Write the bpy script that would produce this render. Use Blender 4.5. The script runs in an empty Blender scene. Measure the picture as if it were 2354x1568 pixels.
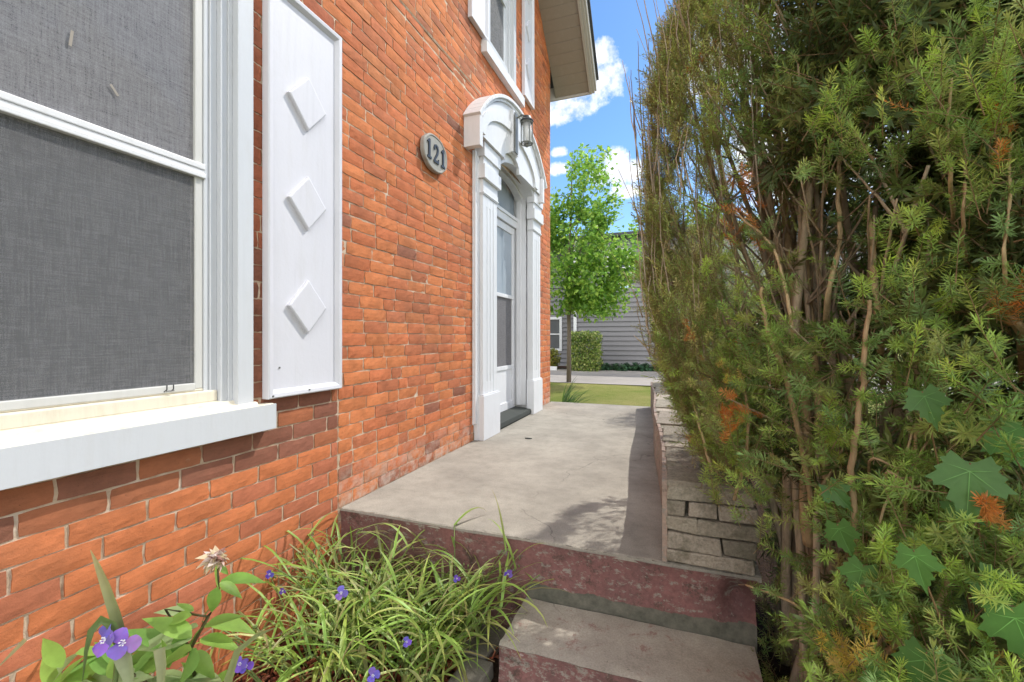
import bpy, math, random
import numpy as np
from mathutils import Vector, Matrix
random.seed(7)
rng = np.random.default_rng(11)
S = bpy.context.scene
COL = S.collection
R = math.radians

# ------------------------------------------------------------------ camera geometry (measured)
CAM = Vector((1.66, 0.0, 0.896)); YAW = R(20.507); LENS = 15.66
def P(X, Y, t):
    """world point at depth t along the sight line measured in a 2354 px wide view of the photograph"""
    s, c = math.sin(YAW), math.cos(YAW); r = (X - 1177) / 1024.0
    return Vector((CAM.x + t * (-s + c * r), t * (c + s * r), CAM.z + t * (775 - Y) / 1024.0))

# ------------------------------------------------------------------ mesh helpers
def link(o, parent=None):
    COL.objects.link(o)
    if parent is not None: o.parent = parent
    return o
def tag(o, label=None, cat=None, group=None, kind=None):
    if label: o['label'] = label
    if cat: o['category'] = cat
    if group: o['group'] = group
    if kind: o['kind'] = kind
    return o
def empty(name, loc, label, cat, group=None):
    o = bpy.data.objects.new(name, None); o.location = loc; o.empty_display_size = 0.1
    link(o); return tag(o, label, cat, group)

class MB:
    def __init__(s): s.v = []; s.f = []; s.c = []; s.m = []; s.col = (1, 1, 1); s.mi = 0
    def vert(s, p, col=None): s.v.append(tuple(p)); s.c.append(col or s.col); return len(s.v) - 1
    def face(s, idx): s.f.append(tuple(idx)); s.m.append(s.mi)
    def poly(s, pts, col=None): s.face([s.vert(p, col) for p in pts])
    def box(s, x0, x1, y0, y1, z0, z1):
        b = len(s.v)
        for p in ((x0,y0,z0),(x1,y0,z0),(x1,y1,z0),(x0,y1,z0),(x0,y0,z1),(x1,y0,z1),(x1,y1,z1),(x0,y1,z1)): s.vert(p)
        for f in ((0,3,2,1),(4,5,6,7),(0,1,5,4),(1,2,6,5),(2,3,7,6),(3,0,4,7)): s.face([b + i for i in f])
    def prism(s, pts, x0, x1, axis='x'):
        """polygon pts (a,b) extruded along an axis"""
        mk = {'x': lambda a, b, e: (e, a, b), 'y': lambda a, b, e: (a, e, b), 'z': lambda a, b, e: (a, b, e)}[axis]
        n = len(pts); A = [s.vert(mk(a, b, x0)) for a, b in pts]; B = [s.vert(mk(a, b, x1)) for a, b in pts]
        s.face(A[::-1]); s.face(B)
        for i in range(n):
            j = (i + 1) % n; s.face((A[i], A[j], B[j], B[i]))
    def tube(s, pts, rad, n=6, cap=True):
        pts = [Vector(p) for p in pts]
        rad = rad if hasattr(rad, '__len__') else [rad] * len(pts)
        rings = []; up = Vector((0.13, 0.31, 0.94))
        for i, p in enumerate(pts):
            d = (pts[min(i + 1, len(pts) - 1)] - pts[max(i - 1, 0)])
            d = d.normalized() if d.length > 1e-9 else Vector((0, 0, 1))
            a = d.cross(up)
            if a.length < 1e-3: a = d.cross(Vector((1, 0, 0)))
            a.normalize(); b = d.cross(a)
            rings.append([s.vert(p + (a * math.cos(2*math.pi*k/n) + b * math.sin(2*math.pi*k/n)) * rad[i]) for k in range(n)])
        for r0, r1 in zip(rings, rings[1:]):
            for k in range(n): s.face((r0[k], r0[(k+1) % n], r1[(k+1) % n], r1[k]))
        if cap: s.face(rings[0][::-1]); s.face(rings[-1])
    def lathe(s, prof, c, n=20):
        rings = [[s.vert((c[0] + r*math.cos(2*math.pi*k/n), c[1] + r*math.sin(2*math.pi*k/n), c[2] + z)) for k in range(n)] for r, z in prof]
        for r0, r1 in zip(rings, rings[1:]):
            for k in range(n): s.face((r0[k], r0[(k+1) % n], r1[(k+1) % n], r1[k]))
        s.face(rings[0][::-1]); s.face(rings[-1])
    def build(s, name, mats, parent=None, smooth=False, bevel=0.0, seg=2):
        me = bpy.data.meshes.new(name); me.from_pydata(s.v, [], s.f)
        at = me.color_attributes.new('Col', 'FLOAT_COLOR', 'POINT')
        at.data.foreach_set('color', [x for c in s.c for x in (c[0], c[1], c[2], 1.0)])
        for m in (mats if isinstance(mats, (list, tuple)) else [mats]): me.materials.append(m)
        me.polygons.foreach_set('material_index', s.m)
        if smooth: me.polygons.foreach_set('use_smooth', [True] * len(s.f))
        me.update(); o = bpy.data.objects.new(name, me); link(o, parent)
        if parent is not None and parent.parent is None and parent.type == 'EMPTY' or (parent is not None):
            o.matrix_parent_inverse = parent_inv(parent)
        if bevel:
            b = o.modifiers.new('edges', 'BEVEL'); b.width = bevel; b.segments = seg; b.limit_method = 'ANGLE'; b.angle_limit = R(40)
        return o
def parent_inv(p):
    m = Matrix.Identity(4); chain = []
    while p is not None: chain.append(Matrix.Translation(p.location) @ Matrix.Rotation(p.rotation_euler.z, 4, 'Z')); p = p.parent
    # all parts are modelled in world coordinates; parents below the root sit at the origin of the root
    w = Matrix.Identity(4)
    for k in reversed(chain): w = w @ k
    return Matrix.Translation(-w.translation) if len(chain) == 1 else Matrix.Identity(4)

def npmesh(name, V, F, C, mat, parent=None, smooth=False):
    V = np.asarray(V, np.float32); F = np.asarray(F, np.int32); C = np.asarray(C, np.float32)
    me = bpy.data.meshes.new(name); me.vertices.add(len(V)); me.vertices.foreach_set('co', V.ravel())
    k = F.shape[1]; me.loops.add(F.size); me.loops.foreach_set('vertex_index', F.ravel())
    me.polygons.add(len(F)); me.polygons.foreach_set('loop_start', np.arange(0, F.size, k, dtype=np.int32))
    me.update(calc_edges=True)
    at = me.color_attributes.new('Col', 'FLOAT_COLOR', 'POINT')
    at.data.foreach_set('color', np.concatenate([C, np.ones((len(C), 1), np.float32)], 1).ravel())
    me.materials.append(mat)
    if smooth: me.polygons.foreach_set('use_smooth', np.ones(len(F), bool))
    me.validate(); o = bpy.data.objects.new(name, me); link(o, parent)
    if parent is not None: o.matrix_parent_inverse = parent_inv(parent)
    return o

# lattice noise in numpy
_lat = rng.random((64, 64, 64)).astype(np.float32)
def vnoise(p, scale):
    p = np.asarray(p, np.float64) * scale + 100.0
    i = np.floor(p).astype(int); f = p - i; f = f * f * (3 - 2 * f); i = i % 64; j = (i + 1) % 64
    g = lambda a, b, c: _lat[a, b, c]
    x0, y0, z0 = i.T; x1, y1, z1 = j.T; fx, fy, fz = f.T
    a = g(x0,y0,z0)*(1-fx)+g(x1,y0,z0)*fx; b = g(x0,y1,z0)*(1-fx)+g(x1,y1,z0)*fx
    c = g(x0,y0,z1)*(1-fx)+g(x1,y0,z1)*fx; d = g(x0,y1,z1)*(1-fx)+g(x1,y1,z1)*fx
    return (a*(1-fy)+b*fy)*(1-fz)+(c*(1-fy)+d*fy)*fz

# ------------------------------------------------------------------ materials
class NT:
    def __init__(s, name):
        s.m = bpy.data.materials.new(name); s.m.use_nodes = True; s.t = s.m.node_tree; s.n = s.t.nodes
        s.b = s.n['Principled BSDF']; s.out = s.n['Material Output']
    def add(s, typ, **kw):
        n = s.n.new(typ)
        for k, v in kw.items():
            if k in n.inputs.keys() or isinstance(k, int): n.inputs[k].default_value = v
            else: setattr(n, k, v)
        return n
    def l(s, a, b): s.t.links.new(a, b)
    def coord(s, scale=(1, 1, 1), kind='Object'):
        tc = s.add('ShaderNodeNewGeometry') if kind == 'Position' else s.add('ShaderNodeTexCoord')
        mp = s.add('ShaderNodeMapping'); mp.inputs['Scale'].default_value = scale
        s.l(tc.outputs[kind], mp.inputs['Vector']); return mp.outputs['Vector']
    def noise(s, vec, scale, detail=4, rough=0.55, dist=0.0):
        n = s.add('ShaderNodeTexNoise'); n.inputs['Scale'].default_value = scale; n.inputs['Detail'].default_value = detail
        n.inputs['Roughness'].default_value = rough; n.inputs['Distortion'].default_value = dist
        if vec: s.l(vec, n.inputs['Vector'])
        return n.outputs['Fac']
    def ramp(s, fac, stops):
        n = s.add('ShaderNodeValToRGB'); e = n.color_ramp.elements
        while len(e) < len(stops): e.new(0.5)
        for k, (p, c) in zip(e, stops): k.position = p; k.color = (*c, 1) if hasattr(c, '__len__') else (c, c, c, 1)
        s.l(fac, n.inputs['Fac']); return n.outputs['Color']
    def mix(s, fac, a, b, mode='MIX'):
        n = s.add('ShaderNodeMix', data_type='RGBA', blend_type=mode)
        for sock, v in ((n.inputs[0], fac), (n.inputs[6], a), (n.inputs[7], b)):
            if hasattr(v, 'is_linked'): s.l(v, sock)
            else: sock.default_value = (*v, 1) if hasattr(v, '__len__') else v
        return n.outputs[2]
    def math(s, op, a, b=0.0):
        n = s.add('ShaderNodeMath', operation=op)
        for sock, v in ((n.inputs[0], a), (n.inputs[1], b)):
            if hasattr(v, 'is_linked'): s.l(v, sock)
            else: sock.default_value = v
        return n.outputs[0]
    def bump(s, h, strength=0.3, dist=0.002, prev=None):
        n = s.add('ShaderNodeBump'); n.inputs['Strength'].default_value = strength; n.inputs['Distance'].default_value = dist
        s.l(h, n.inputs['Height'])
        if prev: s.l(prev, n.inputs['Normal'])
        return n.outputs['Normal']
    def fin(s, col=None, rough=0.6, normal=None, spec=0.4):
        if col is not None:
            if hasattr(col, 'is_linked'): s.l(col, s.b.inputs['Base Color'])
            else: s.b.inputs['Base Color'].default_value = (*col, 1)
        if hasattr(rough, 'is_linked'): s.l(rough, s.b.inputs['Roughness'])
        else: s.b.inputs['Roughness'].default_value = rough
        s.b.inputs['Specular IOR Level'].default_value = spec
        if normal: s.l(normal, s.b.inputs['Normal'])
        return s.m
    def attr(s, name='Col'):
        n = s.add('ShaderNodeVertexColor'); n.layer_name = name; return n.outputs['Color']

def mat_brick():
    t = NT('brick'); v = t.coord(kind='Position'); vs = t.coord((1, 0.5, 1.3), 'Position')
    c = t.attr()
    n1 = t.noise(vs, 60, 6, 0.7); c = t.mix(0.55, c, t.ramp(n1, [(0.25, 0.62), (0.5, 1.0), (0.8, 1.25)]), 'MULTIPLY'); ns = t.noise(t.coord((1, .12, 3), 'Position'), 34, 3, .6); c = t.mix(t.ramp(ns, [(.64, 0.0), (.70, .45)]), c, (.16, .06, .035))
    n2 = t.noise(v, 9, 4, 0.6); c = t.mix(0.55, c, t.ramp(n2, [(0.3, 0.6), (0.55, 1.0), (0.75, 1.2)]), 'MULTIPLY')
    n3 = t.noise(v, 1.3, 4, 0.6)                                         # soot and weather stains
    c = t.mix(t.ramp(n3, [(0.52, 0.0), (0.74, 0.30)]), c, (0.22, 0.12, 0.075))
    pit = t.noise(v, 130, 2, 0.5); c = t.mix(t.ramp(pit, [(0.72, 0.0), (0.77, 0.8)]), c, (0.07, 0.035, 0.02))
    w = t.noise(v, 26, 5, 0.7)                                           # pale mortar smears
    c = t.mix(t.ramp(w, [(0.66, 0.0), (0.8, 0.4)]), c, (0.55, 0.42, 0.33))
    sx = t.add('ShaderNodeSeparateXYZ'); t.l(t.coord(kind='Position'), sx.inputs[0])
    low = t.math('MULTIPLY', t.ramp(sx.outputs['Z'], [(0.0, 1.0), (0.26, 0.0)]), t.math('MULTIPLY', t.math('GREATER_THAN', sx.outputs['Y'], 1.86), 1.0))
    eff = t.math('MULTIPLY', low, t.ramp(t.noise(v, 14, 6, 0.7), [(0.42, 0.0), (0.62, 0.75)]))
    c = t.mix(eff, c, (0.50, 0.43, 0.36))
    nb = t.bump(t.noise(v, 95, 5, .7), 0.5, 0.003); nb = t.bump(t.noise(v, 260, 3), 0.4, 0.0015, nb)
    return t.fin(c, 0.88, nb, 0.2)
def mat_mortar():
    t = NT('mortar'); v = t.coord(kind='Position'); n = t.noise(v, 40, 6, 0.7)
    c = t.ramp(t.noise(v, 7, 5, 0.7), [(0.3, (0.28, 0.18, 0.12)), (0.5, (0.50, 0.38, 0.27)), (0.7, (0.62, 0.52, 0.42))])
    return t.fin(c, 0.95, t.bump(n, 0.8, 0.006), 0.1)
def mat_paint(name, col, rough=0.45, dirt=0.35, dcol=(0.42, 0.40, 0.36)):
    t = NT(name); v = t.coord(kind='Position'); vs = t.coord((1, 1, 0.25), 'Position')
    m = t.ramp(t.noise(vs, 16, 6, 0.7), [(0.5, 0.0), (0.78, dirt)])
    c = t.mix(m, col, dcol)
    sp = t.ramp(t.noise(v, 120, 2, 0.5), [(0.72, 0.0), (0.76, dirt)]); c = t.mix(sp, c, (0.45, 0.43, 0.40))
    c = t.mix(t.ramp(t.noise(t.coord((1, 1, .06), 'Position'), 30, 6, .7), [(.52, 0.0), (.75, dirt * .8)]), c, tuple(x * .72 for x in col))
    chip = t.ramp(t.noise(v, 38, 5, .75), [(.735, 0.0), (.75, min(1, dirt * 2.2))]); c = t.mix(chip, c, (.36, .34, .31))
    nb = t.bump(t.noise(v, 45, 4, 0.6), 0.18, 0.003); nb = t.bump(t.noise(t.coord((1, 1, .12), 'Position'), 150, 3, .6), .12, .0015, nb)
    return t.fin(c, rough, nb, 0.4)
def mat_concrete(name='concrete', a=(0.355, 0.328, 0.278), b=(0.25, 0.23, 0.195), paint=False):
    t = NT(name); v = t.coord(kind='Position')
    c = t.mix(t.ramp(t.noise(v, 2.2, 5, 0.65), [(0.35, 0.0), (0.65, 1.0)]), a, b)
    c = t.mix(0.6, c, t.ramp(t.noise(v, 14, 6, 0.75), [(0.3, 0.72), (0.5, 1.0), (0.75, 1.15)]), 'MULTIPLY')
    c = t.mix(0.6, c, t.ramp(t.noise(v, 160, 3, 0.7), [(0.35, 0.75), (0.5, 1.0), (0.68, 1.25)]), 'MULTIPLY')
    c = t.mix(t.ramp(t.noise(v, 5, 7, 0.8, 0.6), [(0.6, 0.0), (0.75, 0.35)]), c, (0.16, 0.145, 0.12))
    c = t.mix(t.ramp(t.noise(v, 320, 2, .5), [(.66, 0.0), (.70, .5)]), c, (.13, .12, .10)); c = t.mix(t.ramp(t.noise(v, 290, 2, .5), [(.69, 0.0), (.73, .5)]), c, (.55, .52, .47))
    vo = t.add('ShaderNodeTexVoronoi', feature='DISTANCE_TO_EDGE'); vo.inputs['Scale'].default_value = .75
    wv = t.add('ShaderNodeVectorMath', operation='ADD'); t.l(v, wv.inputs[0]); nzv = t.add('ShaderNodeTexNoise'); nzv.inputs['Scale'].default_value = 5; nzv.inputs['Detail'].default_value = 6; t.l(v, nzv.inputs['Vector'])
    sc_ = t.add('ShaderNodeVectorMath', operation='SCALE'); sc_.inputs['Scale'].default_value = .22; t.l(nzv.outputs['Color'], sc_.inputs[0]); t.l(sc_.outputs[0], wv.inputs[1]); t.l(wv.outputs[0], vo.inputs['Vector'])
    crk = t.ramp(vo.outputs['Distance'], [(0.0, .62), (.0035, 0.0)]); c = t.mix(t.math('MULTIPLY', crk, t.ramp(t.noise(v, 1.1, 3), [(.48, 0.0), (.56, 1.0)])), c, (.09, .08, .065))
    if paint:
        c = t.mix(t.ramp(t.noise(v, 8, 9, 0.85, .4), [(.56, 0.0), (.60, .75)]), c, (.26, .14, .12))
        c = t.mix(t.ramp(t.noise(v, 23, 7, 0.8), [(.66, 0.0), (.70, .7)]), c, (.50, .45, .40))
        c = t.mix(t.ramp(t.noise(v, 11, 8, 0.8), [(.62, 0.0), (.66, .6)]), c, (.12, .10, .08))
    nb = t.bump(t.noise(v, 90, 5, 0.7), 0.35, 0.003); nb = t.bump(t.noise(v, 6, 4), 0.3, 0.01, nb)
    return t.fin(c, 0.9, nb, 0.2)
def mat_maroon(name, wear, reds=((0.225, 0.105, 0.098), (0.155, 0.083, 0.079)), base_band=None):
    t = NT(name); v = t.coord(kind='Position')
    conc = t.mix(t.noise(v, 30, 6, 0.75), (0.33, 0.28, 0.24), (0.20, 0.185, 0.165))
    red = t.mix(t.ramp(t.noise(v, 6, 5, 0.7), [(0.35, 0.0), (0.65, 1.0)]), *reds)
    red = t.mix(0.7, red, t.ramp(t.noise(v, 70, 4, 0.7), [(0.3, 0.7), (0.7, 1.3)]), 'MULTIPLY')
    c = t.mix(t.ramp(t.noise(t.coord((1, 1, 1.8), 'Position'), 17, 9, 0.8, 0.1), [(wear, 0.0), (wear + 0.05, 1.0)]), red, conc)
    c = t.mix(t.ramp(t.noise(v, 7.5, 8, 0.85, 0.05), [(0.53, 0.0), (0.62, 0.8)]), c, (0.055, 0.045, 0.035))
    c = t.mix(t.ramp(t.noise(v, 17, 8, 0.8), [(0.63, 0.0), (0.68, 0.8)]), c, (0.46, 0.40, 0.38))
    if base_band:                                                        # mossy cement fillet along the foot of the face
        sx = t.add('ShaderNodeSeparateXYZ'); t.l(t.coord(kind='Position'), sx.inputs[0])
        zz = t.math('ADD', sx.outputs['Z'], t.math('MULTIPLY', t.noise(v, 12, 4, .6), .045)); m = t.math('MULTIPLY', t.math('LESS_THAN', zz, base_band), t.math('GREATER_THAN', sx.outputs['X'], 1.03))
        c = t.mix(m, c, t.ramp(t.noise(v, 22, 5, .7), [(.3, (.075, .078, .062)), (.7, (.17, .16, .13))]))
    nb = t.bump(t.noise(v, 60, 6, 0.75), 0.6, 0.004)
    return t.fin(c, 0.8, nb, 0.25)
def mat_leaf(name, trans=0.3, rough=0.45, var=0.35, spec=0.4):
    t = NT(name); v = t.coord(kind='Position'); c = t.attr()
    c = t.mix(var, c, t.ramp(t.noise(v, 25, 4, 0.7), [(0.3, 0.6), (0.5, 1.0), (0.7, 1.35)]), 'MULTIPLY')
    t.fin(c, rough, None, spec)
    tr = t.add('ShaderNodeBsdfTranslucent'); t.l(c, tr.inputs['Color'])
    mx = t.add('ShaderNodeMixShader'); mx.inputs[0].default_value = trans
    t.l(t.b.outputs[0], mx.inputs[1]); t.l(tr.outputs[0], mx.inputs[2]); t.l(mx.outputs[0], t.out.inputs['Surface'])
    return t.m
def mat_bark(name='bark'):
    t = NT(name); v = t.coord((1, 1, 0.2), 'Position'); c = t.attr()
    n = t.noise(v, 70, 5, 0.7); c = t.mix(0.8, c, t.ramp(n, [(0.3, 0.55), (0.55, 1.0), (0.75, 1.4)]), 'MULTIPLY')
    return t.fin(c, 0.85, t.bump(n, 0.5, 0.004), 0.2)
def mat_plain(name, col, rough=0.5, spec=0.4, metal=0.0):
    t = NT(name); v = t.coord(kind='Position')
    c = t.mix(0.5, col, t.ramp(t.noise(v, 30, 5, 0.6), [(0.3, 0.8), (0.7, 1.15)]), 'MULTIPLY')
    t.b.inputs['Metallic'].default_value = metal
    return t.fin(c, rough, t.bump(t.noise(v, 80, 3), 0.08, 0.002), spec)
def mat_attr(name, rough=0.8, spec=0.2, bump=0.5):
    t = NT(name); v = t.coord(kind='Position'); n = t.noise(v, 90, 5, 0.7)
    c = t.mix(0.7, t.attr(), t.ramp(n, [(0.3, 0.55), (0.5, 1.0), (0.7, 1.35)]), 'MULTIPLY')
    if bump > .9:
        c = t.mix(t.ramp(t.noise(v, 9, 6, .75), [(.48, 0.0), (.66, .65)]), c, (.105, .10, .065)); c = t.mix(t.ramp(t.noise(v, 21, 6, .75), [(.62, 0.0), (.70, .6)]), c, (.42, .38, .32))
        nb = t.bump(n, .9, .006); return t.fin(c, rough, t.bump(t.noise(v, 22, 5, .7), .9, .014, nb), spec)
    return t.fin(c, rough, t.bump(n, bump, 0.003), spec)
def mat_screen(name, col, dens):
    """woven insect screen: fine threads with wavy moire, glass behind shows through a little"""
    t = NT(name); v = t.coord(kind='Position')
    a = t.noise(t.coord((1, 42, 2.6), 'Position'), 4.5, 4, 0.75); b = t.noise(t.coord((1, 3.4, 48), 'Position'), 4.5, 4, 0.75)
    w = t.math('MULTIPLY', t.math('ADD', a, b), 0.5)
    c = t.mix(t.ramp(w, [(0.32, 0.0), (0.70, 1.0)]), tuple(x * 0.6 for x in col), tuple(x * 1.6 for x in col))
    f = t.noise(v, 420, 2, 0.5); c = t.mix(0.5, c, t.ramp(f, [(0.35, 0.6), (0.65, 1.4)]), 'MULTIPLY')
    t.fin(c, 0.7, None, 0.3)
    tr = t.add('ShaderNodeBsdfTransparent'); mx = t.add('ShaderNodeMixShader'); mx.inputs[0].default_value = dens
    t.l(tr.outputs[0], mx.inputs[1]); t.l(t.b.outputs[0], mx.inputs[2]); t.l(mx.outputs[0], t.out.inputs['Surface'])
    return t.m
def mat_glass(name, tint=(0.05, 0.06, 0.07)):
    t = NT(name); v = t.coord(kind='Position')
    t.fin(t.mix(t.noise(v, 2.0, 3), tint, tuple(x * 1.8 for x in tint)), 0.03, t.bump(t.noise(v, 1.6, 2), 0.06, 0.03), 1.0)
    return t.m
def mat_grass(name='lawn_grass'):
    t = NT(name); v = t.coord(kind='Position')
    c = t.mix(t.ramp(t.noise(v, 1.2, 5, 0.7), [(0.35, 0.0), (0.65, 1.0)]), (0.135, 0.165, 0.035), (0.23, 0.215, 0.075))
    c = t.mix(0.7, c, t.ramp(t.noise(v, 40, 5, 0.8), [(0.3, 0.6), (0.7, 1.4)]), 'MULTIPLY')
    return t.fin(c, 0.95, t.bump(t.noise(v, 60, 5, 0.8), 0.8, 0.03), 0.1)
def mat_asphalt(name, col):
    t = NT(name); v = t.coord(kind='Position')
    c = t.mix(0.7, col, t.ramp(t.noise(v, 50, 6, 0.8), [(0.3, 0.75), (0.7, 1.25)]), 'MULTIPLY')
    c = t.mix(0.5, c, t.ramp(t.noise(v, 0.8, 5, 0.7), [(0.3, 0.75), (0.7, 1.15)]), 'MULTIPLY')
    return t.fin(c, 0.95, t.bump(t.noise(v, 90, 4), 0.4, 0.01), 0.1)
def mat_soil():
    t = NT('soil'); v = t.coord(kind='Position')
    c = t.ramp(t.noise(v, 18, 6, 0.8), [(0.3, (0.025, 0.016, 0.012)), (0.6, (0.075, 0.045, 0.03)), (0.8, (0.13, 0.085, 0.06))])
    return t.fin(c, 0.95, t.bump(t.noise(v, 35, 6, 0.8), 1.0, 0.03), 0.1)

M = dict(
    brick=mat_brick(), mortar=mat_mortar(),
    white=mat_paint('white_paint', (0.66, 0.67, 0.69), 0.42, 0.25),
    white2=mat_paint('white_aluminium', (0.54, 0.56, 0.59), 0.35, 0.22),
    sash=mat_paint('sash_vinyl', (0.54, 0.54, 0.52), 0.5, 0.3), cream=mat_paint('cream_vinyl', (0.66, 0.61, 0.50), 0.5, 0.45, (0.38, 0.33, 0.22)),
    shutter=mat_paint('shutter_paint', (0.595, 0.595, 0.64), 0.55, 0.3, (0.50, 0.49, 0.48)),
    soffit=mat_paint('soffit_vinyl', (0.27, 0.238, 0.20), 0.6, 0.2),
    fascia=mat_paint('fascia_metal', (0.38, 0.365, 0.335), 0.5, 0.25),
    concrete=mat_concrete(), treadc=mat_concrete('step_concrete', (0.43, 0.39, 0.33), (0.31, 0.275, 0.23), True),
    maroon=mat_maroon('maroon_paint', 0.54, base_band=-.172), maroon2=mat_maroon('worn_maroon_paint', 0.52),
    stone=mat_attr('block_stone', 0.9, 0.15, 1.0), rock=mat_concrete('edging_concrete', (0.22, 0.20, 0.17), (0.14, 0.125, 0.10)),
    needle=mat_leaf('yew_needles', 0.55, 0.36, 0.2, 0.5), bark=mat_bark(),
    crown=mat_leaf('crown_leaves', 0.55, 0.45, 0.3, 0.4), leaf=mat_leaf('broad_leaves', 0.48, 0.42, 0.3, 0.45), petal=mat_leaf('petals', 0.4, 0.6, 0.1, 0.2),
    black=mat_plain('black_metal', (0.02, 0.021, 0.023), 0.4, 0.5), grey=mat_plain('pewter_metal', (0.16, 0.165, 0.155), 0.45, 0.5, 0.3),
    plaque=mat_plain('plaque_stone', (0.31, 0.30, 0.27), 0.7, 0.3), threshold=mat_plain('dark_rubber', (0.045, 0.05, 0.045), 0.8, 0.3),
    glass=mat_glass('window_glass'), lit=mat_glass('door_glass', (0.20, 0.24, 0.28)),
    screen=mat_screen('insect_screen', (0.15, 0.15, 0.155), 0.64), screen2=mat_screen('upper_screen', (0.235, 0.23, 0.24), 0.62),
    doorscreen=mat_screen('door_screen', (0.15, 0.145, 0.15), 0.9),
    room=mat_plain('room_dark', (0.03, 0.03, 0.032), 0.9), curtain=mat_plain('curtain_cloth', (0.5, 0.5, 0.5), 0.9),
    grass=mat_grass(), drive=mat_asphalt('driveway_gravel', (0.31, 0.285, 0.265)), soil=mat_soil(), chip=mat_attr('bark_chips', 0.85),
    siding=mat_paint('grey_siding', (0.175, 0.172, 0.185), 0.6, 0.15, (0.14, 0.14, 0.14)), shingle=mat_plain('shingles', (0.06, 0.065, 0.075), 0.9),
)
def mat_clearglass():
    t = NT('lantern_glass'); v = t.coord(kind='Position')
    t.fin((0.85, 0.87, 0.86), 0.08, t.bump(t.noise(v, 40, 2), 0.1, 0.002), 0.5)
    tr = t.add('ShaderNodeBsdfTransparent'); mx = t.add('ShaderNodeMixShader'); mx.inputs[0].default_value = 0.35
    t.l(tr.outputs[0], mx.inputs[1]); t.l(t.b.outputs[0], mx.inputs[2]); t.l(mx.outputs[0], t.out.inputs['Surface']); return t.m
M['clear'] = mat_clearglass()

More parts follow.
